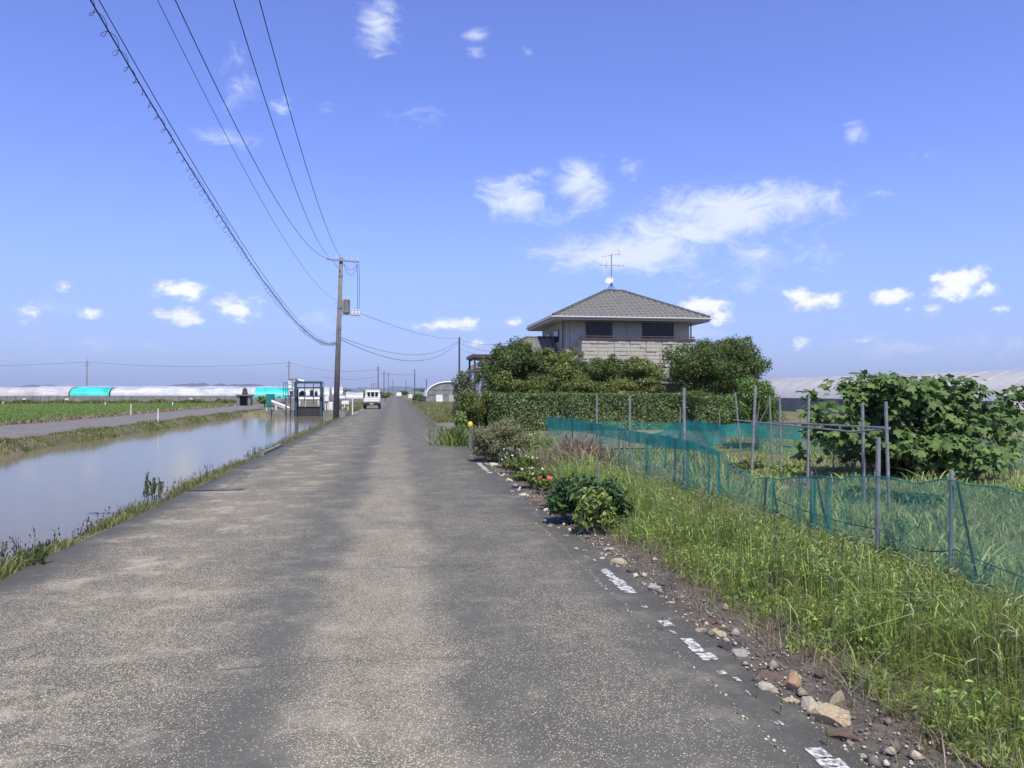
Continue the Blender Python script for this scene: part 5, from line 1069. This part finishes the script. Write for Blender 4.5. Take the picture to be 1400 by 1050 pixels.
    net_strip([(c2.x-.8, c2.y+.3, .74, .45), (c2.x, c2.y-.03, .80, .42), (pix(1100,624).x, pix(1100,624).y-.03, .76, .40), (pix(1190,630).x, pix(1190,630).y-.03, .7, .5)], 'net_dense', o2, 'doubled_net', rng, 5, amp=.06)
    for px, pyb, pyt in ((878, 604, 572), (930, 606, 556), (984, 614, 560), (1094, 626, 572), (1188, 630, 575), (1290, 640, 590), (1385, 645, 600)):
        b = pix(px, pyb); t = at(px, pyt, b.y); MB().tube([b - Vector((0,0,.1)), t], .013, 6).build('post', MT['post'], o2)
nets()

# ------------------------------------------------------------------ stones along the edge
def rock(px, py, wpx, label, mat, seed, flat=.6, tall=1.0, group=None):
    b = pix(px, py); s = mpp(b)*wpx*.66; rng = np.random.default_rng(seed); bm = bmesh.new(); n = 17
    pts = unit(rng.normal(size=(n, 3)))*rng.uniform(.78, 1.05, (n, 1))*[1.0, .8, flat*tall]
    for p in pts: bm.verts.new(p)
    r = bmesh.ops.convex_hull(bm, input=bm.verts); bmesh.ops.delete(bm, geom=[v for v in bm.verts if not v.link_faces], context='VERTS')
    bmesh.ops.bevel(bm, geom=list(bm.edges), offset=.035, segments=1, affect='EDGES', clamp_overlap=True)
    me = bpy.data.meshes.new('stone'); bm.to_mesh(me); bm.free(); zmin = min(v.co.z for v in me.vertices)
    o = link_mesh('stone', me, MT[mat], None); o.scale = (s, s, s); o.rotation_euler = (0, 0, rng.uniform(0, 6.28)); o.location = (b.x, b.y, -.035 - zmin*s*.72); tag(o, label, 'stone', group); return o
pale, dark_, brown = ('pale broken stone lying in the dirt along the road edge', 'rock_pale', 'pale stones along the road edge'), ('black angular stone lying against a white one at the road edge', 'rock_dark', 'black stones'), ('rusty brown stone lying in the dirt along the road edge', 'rock_brown', 'brown stones')
ROCKS = [(833,750,19,pale,.5,1),(846,768,22,('ochre yellow stone beside the first solid dash of the line','rock_yellow',None),.6,1),(821,756,12,('grey stone lying among the pale ones along the road edge','rock_grey','grey stones'),.5,1),(823,763,13,pale,.5,1),(893,806,21,('whitish stone standing by itself near the first solid dash','rock_grey',None),.7,1),(868,785,10,('small orange stone by the weeds','rock_orange',None),.7,1),(808,740,11,brown,.5,1),(918,822,14,pale,.45,1),
    (970,850,22,('dark flat stone with orange edge at the foot of the weeds','rock_brown',None),.5,1),(958,862,18,('ochre stone leaning on the dark flat one','rock_yellow',None),.6,1),(981,864,26,('long ochre slab lying in front of the dark flat stone','rock_yellow',None),.4,1),(991,884,24,dark_,.6,1),(1009,878,18,dark_,.6,1),(1012,892,26,('white rounded stone lying against two black stones','rock_grey',None),.6,1),
    (1020,911,14,brown,.6,1),(1036,926,11,('small pale stone under a tiny seedling','rock_pale',None),.6,1),(1054,924,32,('large rust-brown wedge stone at the weed edge','rock_brown',None),.55,1),(1049,940,28,('pale knobbly stone below the rust-brown wedge','rock_pale',None),.6,1),(1084,938,28,('upright orange-streaked stone between pale stones','rock_orange',None),1.0,1.1),(1080,955,26,('flat ochre stone below the upright orange one','rock_yellow',None),.4,1),(1107,964,32,('large pale rough stone next to the upright orange one','rock_pale',None),.7,1),
    (1150,970,32,('tall pointed ochre stone at the end of the row','rock_yellow',None),1.1,1.1),(1136,982,46,('biggest ochre boulder lying at the foot of the pointed one','rock_yellow',None),.55,1),(1149,1006,38,('smooth purplish brown stone half sunk near the biggest boulder','rock_brown',None),.5,1),(1163,1013,13,('white pebble resting on the smooth purplish stone','rock_grey',None),.9,1),
    (718,677,15,pale,.5,1),(731,685,20,('broad grey-brown stone below the pink flower','rock_brown',None),.4,1),(748,697,13,pale,.5,1),(754,689,15,('grey stone lying among the pale ones along the road edge','rock_grey','grey stones'),.6,1),(757,699,14,pale,.5,1),(696,657,13,pale,.5,1),(675,636,12,pale,.5,1),(706,664,11,('grey stone lying among the pale ones along the road edge','rock_grey','grey stones'),.5,1),(740,690,12,brown,.5,1),(856,776,11,brown,.5,1),(880,796,12,('grey stone lying among the pale ones along the road edge','rock_grey','grey stones'),.5,1),(904,813,10,pale,.5,1),(1180,1030,16,pale,.6,1),(1196,1018,14,pale,.6,1),(1127,1000,12,pale,.5,1),(1185,1000,14,('grey stone lying among the pale ones along the road edge','rock_grey','grey stones'),.6,1)]
STONE_LABELS = {(833, 750): 'pale jagged stone next to the ochre stone by the first dash', (823, 763): 'small pale chip between the ochre stone and the road line', (918, 822): 'flat pale stone lying in straw beyond the whitish stone', (718, 677): 'pale stone at the foot of the pale-flowered plant', (748, 697): 'pale stone touching the broad grey-brown one', (757, 699): 'pale stone in the shade of the dark leafy plant', (696, 657): 'pale stone below the cream-flowered plant', (675, 636): 'pale chip at the foot of the round bush', (904, 813): 'pale chip right beside the whitish lone stone', (1180, 1030): 'pale stone in the grit beyond the smooth purplish stone', (1196, 1018): 'pale stone half under weeds near the smooth purplish stone', (1127, 1000): 'pale chip in front of the biggest boulder', (821, 756): 'grey stone wedged beside the pale jagged one', (754, 689): 'grey stone behind the broad grey-brown one', (706, 664): 'grey chip between the cream-flowered plant and the road', (880, 796): 'grey stone just before the whitish lone stone', (1185, 1000): 'grey stone behind the smooth purplish stone', (808, 740): 'rusty stone beneath the yellowish green plant', (1020, 911): 'small rusty stone between the white rounded stone and the wedge', (740, 690): 'rusty chip below the pink flower', (856, 776): 'rusty chip right behind the ochre stone', (991, 884): 'larger black stone touching the white rounded one', (1009, 878): 'smaller black stone behind the white rounded one'}
for i, (px, py, w, (lab, mt, grp), fl, tl) in enumerate(ROCKS): rock(px, py, w, STONE_LABELS.get((px, py), lab), mt, 100+i, fl, tl, 'stones along the road edge')
def pebbles():
    rng = np.random.default_rng(5); n = 3600; t = rng.random(n)**1.7; y = 2.0 + t*16; x = 1.99 + np.abs(rng.normal(0, .24, n)); k = 1300; y[:k] = 2.0 + rng.random(k)*7; x[:k] = 1.71 + rng.normal(0, .012, k) + .012*np.sin(y[:k]*7); r = rng.uniform(.004, .014, n); r[:k] *= .3; r = r*(1 + (rng.random(n) > .93)*2.4)
    base = np.array([(1,0,0),(0,1,0),(-1,0,0),(0,-1,0),(0,0,.75),(0,0,-.6)], float); F0 = np.array([(0,1,4),(1,2,4),(2,3,4),(3,0,4),(1,0,5),(2,1,5),(3,2,5),(0,3,5)])
    jit = rng.uniform(.6, 1.3, (n, 6, 3)); a = rng.uniform(0, 6.28, n); V = base[None]*jit*r[:, None, None]; c, s = np.cos(a)[:, None], np.sin(a)[:, None]; X = V[:, :, 0]*c - V[:, :, 1]*s; Yy = V[:, :, 0]*s + V[:, :, 1]*c
    V = np.stack([X + x[:, None], Yy + y[:, None], V[:, :, 2] - .005*(x[:, None] > 1.9) + r[:, None]*.2], -1).reshape(-1, 3); F = (np.arange(n)[:, None, None]*6 + F0[None]).reshape(-1, 3)
    m = leafy('pebble_mix', [(.07, .065, .06), (.2, .18, .15), (.42, .36, .26), (.5, .47, .42)], .9, 0.0); o = np_obj('gravel', V, F, m); tag(o, 'loose gravel and grit scattered along the road edge', 'gravel', kind='stuff')
pebbles()

# ------------------------------------------------------------------ grasses
def gz(x, y): return ground_z(x, y)
def weed_h(x, edge): return .10 + .20*ss(0, .6, x - edge) - .17*ss(3.1, 4.3, x)
def weeds():
    rng = np.random.default_rng(71); n = 26000; t = rng.random(n)**1.5; y = 1.3 + t*20; edge = 2.32 + .10*np.sin(y*2.1) + .08*np.sin(y*5.3 + 1); u = rng.random(n)**.9; x = edge + u*(4.9 - edge)
    def lumps(x, y): return np.clip(.85 + .4*np.sin(x*3.1 + y*1.7)*np.sin(y*2.3 - x) + .3*np.sin(x*5.3 + y*4.1) + .25*np.sin(y*7.7 - x*6.1), .3, 1.7)
    h = np.clip(weed_h(x, edge)*lumps(x, y)*rng.uniform(.4, 1.15, n), .05, .5)
    V, F = blades(np.stack([x, y, gz(x, y) - .01], 1), h, .0065, rng, lean=.36)
    # broad leaves of the taller grass
    m = 5200; t = rng.random(m)**1.1; y2 = 3.0 + t*15; x2 = 2.6 + rng.random(m)*1.8; h2 = weed_h(x2, 2.4)*lumps(x2, y2)*rng.uniform(.7, 1.5, m); V2, F2 = blades(np.stack([x2, y2, gz(x2, y2)], 1), h2, .012, rng, lean=.8, curl=1.4)
    # feathery plants: upright stalks ringed with fine needles
    q = 2300; ys = 1.5 + rng.random(q)**1.3*11; xs = 2.45 + rng.random(q)**.9*2.2; hs = weed_h(xs, 2.4)*lumps(xs, ys)*rng.uniform(.8, 1.55, q); hs = np.clip(hs, .08, .6); m_ = 70; ii = np.repeat(np.arange(q), m_); f = rng.random(q*m_)**.8
    P3 = np.stack([xs[ii], ys[ii], gz(xs[ii], ys[ii]) + hs[ii]*f], 1); V3, F3 = blades(P3, np.clip(.075*(1.15 - f), .02, .08)*rng.uniform(.6, 1.3, q*m_), .0034, rng, lean=1.25, curl=.3)
    V4, F4 = blades(np.stack([xs, ys, gz(xs, ys) - .01], 1), hs*1.06, .006, rng, lean=.06)
    o = np_obj('weeds', V, F, MT['grass']); tag(o, 'tall mixed grass filling the strip between stones and net', 'weeds', kind='stuff')
    Vm, Fm = merge([(V3, F3), (V4, F4)]); o = np_obj('feathery_weeds', Vm, Fm, MT['feather']); tag(o, 'olive feathery weeds crowding the verge near the largest stones', 'weeds', kind='stuff')
    # withered reddish stalks standing in groups
    c = np.array([[3.25, 6.9], [2.95, 5.2], [3.7, 8.4], [3.05, 3.4], [3.5, 4.6]]); kk = 30; P6 = np.concatenate([cc + rng.normal(0, .11, (kk, 2)) for cc in c]); V6, F6 = blades(np.column_stack([P6, gz(P6[:, 0], P6[:, 1])]), rng.uniform(.22, .42, len(P6)), .006, rng, lean=.1); o = np_obj('withered_stalks', V6, F6, MT['dockseed']); tag(o, 'dark withered stalks standing in groups among the weeds', 'weeds', kind='stuff')
    # leafy annuals in drifts, with small leaves up the stalk
    j = 1000; ys = 1.8 + rng.random(j)**1.3*11; xs = 2.45 + rng.random(j)*1.9; drift = np.sin(xs*2.3 + ys*1.1) + np.sin(ys*.9 - xs) > -.3; xs, ys = xs[drift], ys[drift]; j = len(xs); hs = weed_h(xs, 2.4)*lumps(xs, ys)*rng.uniform(.9, 1.5, j); m_ = 46; ii = np.repeat(np.arange(j), m_); f = rng.random(j*m_); Pl = np.stack([xs[ii] + rng.normal(0, .035, j*m_), ys[ii] + rng.normal(0, .035, j*m_), gz(xs[ii], ys[ii]) + hs[ii]*f], 1); dl = unit(rng.normal(size=(j*m_, 3))*[1, 1, .35]); Vl, Fl = leaf_quads(Pl + dl*.02, dl, .036, rng, .3, up=.6)
    V5, F5 = blades(np.stack([np.repeat(xs, 2), np.repeat(ys, 2), gz(np.repeat(xs, 2), np.repeat(ys, 2))], 1), np.repeat(hs, 2), .005, rng, lean=.1)
    Vm, Fm = merge([(V2, F2), (Vl, Fl), (V5, F5)]); o = np_obj('leafy_weeds', Vm, Fm, MT['grass_fresh']); tag(o, 'fresh lime green grass and leafy weeds rising among the olive weeds', 'weeds', kind='stuff')
    # foxtail plumes: a thin stalk with a drooping seed head
    q = 1500; t = rng.random(q)**1.1; y = 2.6 + t*13; x = 2.65 + rng.random(q)*1.9; hh = weed_h(x, 2.4)*rng.uniform(1.0, 1.7, q); a = rng.uniform(0, 6.28, q); dx, dy = np.cos(a), np.sin(a); z0 = gz(x, y); parts_s, parts_p = [], []
    o6 = np.arange(q)[:, None]
    def ring(cx, cy, cz, r): return np.stack([np.stack([cx + r*math.cos(b), cy + r*math.sin(b), cz], 1) for b in (0, 2.094, 4.189)], 1)
    s0, s1 = ring(x, y, z0, .0022), ring(x + dx*hh*.12, y + dy*hh*.12, z0 + hh, .0016); V = np.concatenate([s0, s1], 1).reshape(-1, 3); Fq = np.concatenate([o6*6 + np.array(c) for c in ((0,1,4,3),(1,2,5,4),(2,0,3,5))])
    L = rng.uniform(.06, .11, q); rr = rng.uniform(.006, .009, q); rings = []
    for f, d_, dz, rs in ((0, 0, 0, .4), (.3, .16, .26, 1.0), (.65, .5, .42, 1.0), (1, .95, .38, .25)):
        rings.append(ring(x + dx*(hh*.12 + L*d_), y + dy*(hh*.12 + L*d_), z0 + hh + L*dz, 1)); c = rings[-1].mean(1, keepdims=True); rings[-1] = c + (rings[-1] - c)*(rr*rs)[:, None, None]
    Vp = np.concatenate(rings, 1).reshape(-1, 3); Fp = np.concatenate([o6*12 + np.array([j*3 + a_, j*3 + b_, j*3 + 3 + b_, j*3 + 3 + a_]) for j in range(3) for a_, b_ in ((0,1),(1,2),(2,0))])
    o = np_obj('foxtail_grass', np.concatenate([Vp, V]), [np.concatenate([Fp, Fq + len(Vp)])], MT['plume']); tag(o, 'pale foxtail seed heads nodding above the weeds', 'grass', kind='stuff')
    # dead straw at the foot of the weeds
    k = 3600; y = 1.6 + rng.random(k)**1.4*13; x = 2.36 + rng.normal(0, .16, k) + .12*np.sin(y*2.1); V, F = blades(np.stack([x, y, np.full(k, -.008)], 1), rng.uniform(.02, .22, k)*np.clip((x-2.0)*2.2, .1, 1), .004, rng, lean=1.8); o = np_obj('dead_grass', V, F, MT['dry']); tag(o, 'dry brown straw at the foot of the weeds', 'grass', kind='stuff')
weeds()
def low_grass():
    rng = np.random.default_rng(72); n = 52000; t = rng.random(n)**1.3; y = 3.5 + t*24; x = 4.4 + rng.random(n)*(5 + y*.75); lump = .6 + .5*np.sin(x*1.7 + y)*np.sin(y*1.3) + .3*np.sin(x*4 - y*3); h = np.clip(.16*lump*rng.uniform(.5, 1.7, n), .04, .4)
    V, F = blades(np.stack([x, y, gz(x, y) - .01], 1), h, .018, rng, lean=.7); k = 30000; y4 = 3.2 + rng.random(k)**1.2*8; x4 = 4.45 + rng.random(k)*(2 + y4*.6); V, F = merge([(V, F), blades(np.stack([x4, y4, gz(x4, y4) - .01], 1), rng.uniform(.05, .2, k), .008, rng, lean=.8)]); o = np_obj('garden_grass', V, F, MT['grass_low']); tag(o, 'short rough grass over the garden plot behind the net', 'grass', kind='stuff')
low_grass()
def bank():
    rng = np.random.default_rng(73); n = 26000; t = rng.random(n)**2.0; y = 2.5 + t*60; x = -3.34 - np.abs(rng.normal(0, .42, n)) - .02; lump = .75 + .4*np.sin(y*1.9) + .3*np.sin(y*5.1 + x*3); h = np.clip(.10*lump*rng.uniform(.4, 1.7, n)*(1 + .25*(x < -3.8)), .03, .3)
    V1, F1 = blades(np.stack([x, y, gz(x, y) - .01], 1), h, .007 + .006*t.mean(), rng, lean=.6)
    n = 17000; y = 10 + rng.random(n)**1.3*62; x = -11.95 - rng.random(n)*.95; h = rng.uniform(.04, .18, n)*(.7 + .4*np.sin(y*.8) + .3*np.sin(y*2.7)); V2, F2 = blades(np.stack([x, y, gz(x, y) - .01], 1), np.clip(h, .03, 1), .022, rng, lean=.7)
    V, F = merge([(V1, F1), (V2, F2)]); o = np_obj('bank_grass', V, F, MT['bank']); tag(o, 'short grass along both canal banks', 'grass', kind='stuff')
    n = 900; t = rng.random(n)**1.6; y = 3.2 + t*45; x = -3.95 - np.abs(rng.normal(0, .16, n)); V1, F1 = blades(np.stack([x, y, gz(x, y) - .02], 1), rng.uniform(.15, .48, n), .010, rng, lean=.18)
    m = 5000; i = rng.integers(0, n, m); zz = gz(x[i], y[i]) + rng.uniform(.1, .36, m); V2, F2 = blades(np.stack([x[i], y[i], zz], 1), rng.uniform(.02, .05, m), .012, rng, lean=.8)
    V, F = merge([(V1, F1), (V2, F2)]); o = np_obj('dock_stalks', V, F, MT['dockseed']); tag(o, 'dark dried stalks lining the near water edge', 'weeds', kind='stuff')
bank()
def far_verge():
    rng = np.random.default_rng(75); n = 22000; y = 26 + rng.random(n)**1.4*110; x = 2.15 + np.abs(rng.normal(0, 1, n))*(.6 + y*.05); keep = ~((y > 29) & (y < 50) & (x > 4.0)); keep &= ~((y > 31) & (y < 39) & (x < 7)); x, y = x[keep], y[keep]; n = len(x)
    V, F = blades(np.stack([x, y, gz(x, y) - .01], 1), rng.uniform(.04, .3, n)*(.5 + .5*np.sin(y*.6 + x)**2), .03, rng, lean=.7)
    m = 9000; y2 = 62 + rng.random(m)**1.3*150; x2 = -3.4 - np.abs(rng.normal(0, 1.2, m))*(.4 + .01*y2); V2, F2 = blades(np.stack([x2, y2, gz(x2, y2) - .01], 1), rng.uniform(.05, .35, m), .05, rng, lean=.6)
    V, F = merge([(V, F), (V2, F2)]); o = np_obj('verge_grass', V, F, MT['bank']); tag(o, 'rough dry grass along both sides of the far road', 'grass', kind='stuff')
far_verge()
def rice():
    rng = np.random.default_rng(74); n = 60000; t = rng.random(n)**1.6; y = 24.5 + t*87; x = -19.5 - rng.random(n)**1.1*(20 + y*.55); x = np.round(x/.3)*.3 + rng.normal(0, .03, n); V, F = blades(np.stack([x, y, np.zeros(n)], 1), rng.uniform(.08, .14, n), .03, rng, lean=.5)
    o = np_obj('rice_seedlings', V, F, MT['rice']); tag(o, 'young green rice covering the field beyond the gravel track', 'rice', kind='stuff')
    k = 2600; y = 40 + rng.random(k)*72; x = -19.0 + rng.normal(0, .25, k); V, F = blades(np.stack([x, y, np.full(k, -.05)], 1), rng.uniform(.05, .3, k), .05, rng, lean=.6); o = np_obj('field_edge_straw', V, F, MT['straw']); tag(o, 'pale dry grass along the edge of the rice field', 'grass', kind='stuff')
    k = 9000; y = 113.5 + rng.random(k)*3.5; x = at(-80,540,115).x + rng.random(k)*(at(345,540,115).x - at(-80,540,115).x); V, F = blades(np.stack([x, y, np.full(k, -.05)], 1), rng.uniform(.15, .75, k)*(.5 + .5*np.sin(x*.7)**2), .12, rng, lean=.6); o = np_obj('field_margin_weeds', V, F, MT['bank']); tag(o, 'dark mixed weeds along the foot of the low grey fence', 'weeds', kind='stuff')
rice()
def canal_weed(px, pyb, pyt, label, seed, mat='leaf_lime'):
    b = pix(px, pyb, -.1); h = (pyb-pyt)*mpp(b); rng = np.random.default_rng(seed); root = empty('tall_weed', (b.x, b.y, -.12), 0, label, 'weed'); mb = MB(); Ps = []
    for k in range(5):
        x0, y0 = b.x + rng.normal()*.07, b.y + rng.normal()*.07; hh = h*rng.uniform(.6, 1.05); tx, ty = x0 + rng.normal()*.04, y0 + rng.normal()*.04; mb.tube([(x0, y0, -.16), (tx, ty, hh)], [.006, .003], 5); z = rng.uniform(.1, 1, 110); Ps.append(np.stack([x0 + (tx-x0)*z, y0 + (ty-y0)*z, hh*z], 1))
    mb.build('stem', MT['twig'], root); P = np.concatenate(Ps); d = unit(rng.normal(size=(len(P), 3))*[1, 1, .3]); V, F = leaf_quads(P + d*.015, d, .04, rng, .28, up=.5); np_obj('foliage', V, F, MT[mat], root)
canal_weed(206, 690, 655, 'upright bright weed clump tallest on the near canal edge', 201); canal_weed(43, 785, 762, 'small dark weed tuft growing out of the asphalt edge', 202, 'leaf_dark'); canal_weed(213, 684, 660, 'second upright weed beside the tallest one on the canal edge', 203, 'leaf_mid')
canal_weed(1222, 792, 726, 'bluish feathery weed growing just inside the net', 204, 'leaf_dark')
def seedling(px, pyb, pyt, label, seed):
    b = pix(px, pyb); h = (pyb-pyt)*mpp(b); rng = np.random.default_rng(seed); root = empty('seedling', (b.x, b.y, -.01), 0, label, 'seedling'); MB().tube([(b.x, b.y, -.02), (b.x+.01, b.y, h*.55), (b.x, b.y, h)], [.004, .003, .002], 5).build('stem', MT['twig'], root); k = 9; d = unit(rng.normal(size=(k, 3))*[1, 1, .4] + [0, 0, .3]); V, F = leaf_quads(np.array([[b.x, b.y, 0]]) + np.array([[0, 0, 1.0]])*h*rng.uniform(.35, 1.0, (k, 1)) + d*.008, d, .026, rng, .35); np_obj('leaves', V, F, MT['leaf_mid'], root)
seedling(1034, 955, 922, 'tiny seedling rising from the dirt beside the small pale stone', 211); seedling(1066, 978, 940, 'bare seedling stalk below the upright orange stone', 212); seedling(1130, 1020, 994, 'little leafy seedling in front of the biggest boulder', 213); seedling(905, 862, 842, 'seedling sprouting from the cracked line', 214); seedling(1164, 966, 940, 'green sprout behind the pointed stone', 215)
def poppy(px, py, label, seed):
    Y = 4.6; c = at(px, py, Y); rng = np.random.default_rng(seed); root = empty('poppy', (c.x, Y, 0), 0, label, 'flower'); MB().tube([(c.x-.03, Y, -.02), (c.x+.01, Y, c.z*.6), (c.x, Y, c.z-.01)], .004, 5).build('stem', MT['twig'], root); k = 7
    a = np.arange(k)*6.283/k; d = np.stack([np.cos(a), np.sin(a), np.full(k, .45)], 1); V, F = leaf_quads(np.array([[c.x, Y, c.z]]) + d*.02, np.array([[0, 0, 1.0]])+d*.1, .05, rng, 1.0, .15, .5, .02); np_obj('petal', V, F, MT['poppy'], root); d = unit(rng.normal(size=(14, 3))); V, F = leaf_quads(np.array([[c.x-.03, Y, c.z*.75]]) + d*.07, d, .05, rng, .6); np_obj('leaves', V, F, MT['leaf_lime'], root)
poppy(1367, 834, 'single orange-pink poppy above the weeds by the net', 221)
p0, p1 = pix(351, 622), pix(388, 609.5); tag(MB().box((-3.42, p0.y, -.12), (-3.29, p1.y, .05)).box((-3.40, p0.y+.05, .051), (-3.31, p1.y-.05, .06)).build('kerb_strip', MT['concrete'], bevel=.012), 'short worn pale kerb strip at the left road edge by the canal', 'kerb')
# garden crops
for i, (px, py, wpx, hpx, mt, lab) in enumerate(((1020, 645, 60, 18, 'leaf_mid', 'leafy crop row at the foot of the thick grey pipe'), (1075, 650, 50, 16, 'leaf_lime', 'light green crop under the pipe rails'), (1250, 690, 60, 12, 'leaf_dark', 'dark low crop between fig and net'), (1180, 680, 46, 10, 'leaf_mid', 'low crop under the end of the pipe rails'), (1390, 682, 40, 16, 'leaf_lime', 'bright lettuce-like crop right of the fig'), (1150, 628, 30, 40, 'leaf_grey', 'pale leafy bean plant against the fig'))):
    b = pix(px, py); s = mpp(b); tree('crop_plant', lab, 'plant', tuple(b), [((b.x, b.y, hpx*s*.5), (wpx*s*.5, .4, hpx*s*.5))], 900, .07, mt, 300+i, r0=.008, k=16, rf=.35, zmin=.03, limbs=5, bark='twig')
# distant roadside bushes
for i, (px, py, rx, ry, Y, mt, lab) in enumerate(((572, 543, 8, 6, 112, 'leaf_dark', 'small dark bush beside the thin stake on the far right roadside'), (527, 540, 12, 4, 130, 'leaf_mid', 'low green bush on the left roadside beyond the truck'), (552, 537, 8, 3, 260, 'leaf_dark', 'far dark bush right of the vanishing road'), (590, 533, 34, 4, 200, 'leaf_mid', 'far green thicket behind the arched greenhouse'), (505, 536, 16, 4, 230, 'leaf_mid', 'far thicket behind the white truck'), (362, 546, 10, 5, 84, 'leaf_mid', 'green shrub at the foot of the teal cabinet'), (455, 534, 26, 3, 240, 'leaf_dark', 'far dark thicket beyond the transformer pole'))):
    b = at(px, py, Y); tree('roadside_bush', lab, 'bush', (b.x, Y, -.05), [blob(px, py, rx, ry, Y, 1.5)], 1800, .22 if Y < 150 else .4, mt, 400+i, r0=.05, k=20, rf=.35, zmin=-.03, limbs=5)
for i, (px, lab, mt) in enumerate(((34, 'white sack lying by the low grey fence at its open end', 'white'), (92, 'white crate stacked by the low grey fence below the lone pole', 'white'), (214, 'grey crate by the low grey fence below the silver greenhouse', 'concrete'), (262, 'pale bundle by the low grey fence near the stone shelter', 'white'), (300, 'dark drum by the low grey fence near the stone shelter', 'dark'))):
    p = at(px, 545, 116.8); tag(MB().box((p.x-.4, 116.4, -.05), (p.x+.4, 117.0, .5), taper=(.9, .8)).box((p.x-.3, 116.5, .501), (p.x+.25, 116.9, .68), taper=(.7, .7)).build(('sack', 'crate', 'crate', 'bundle', 'drum')[i], MT[mt], bevel=.06), lab, ('sack', 'crate', 'crate', 'bundle', 'drum')[i])

# ------------------------------------------------------------------ the air
def haze():
    o = MB().box((-9500, -700, -6), (9500, 9500, 170)).build('haze', MT['white'], local=True); o.data.materials.clear()
    m = bpy.data.materials.new('haze_air'); m.use_nodes = True; N = m.node_tree.nodes; N.clear(); out = N.new('ShaderNodeOutputMaterial'); v = N.new('ShaderNodeVolumePrincipled'); v.inputs['Color'].default_value = (.78, .86, 1.0, 1); v.inputs['Density'].default_value = HAZE; v.inputs['Anisotropy'].default_value = .2
    m.node_tree.links.new(v.outputs[0], out.inputs['Volume']); o.data.materials.append(m); tag(o, 'pale blue summer haze over the plain', 'haze', kind='stuff')
HAZE = 1.6e-4
haze()
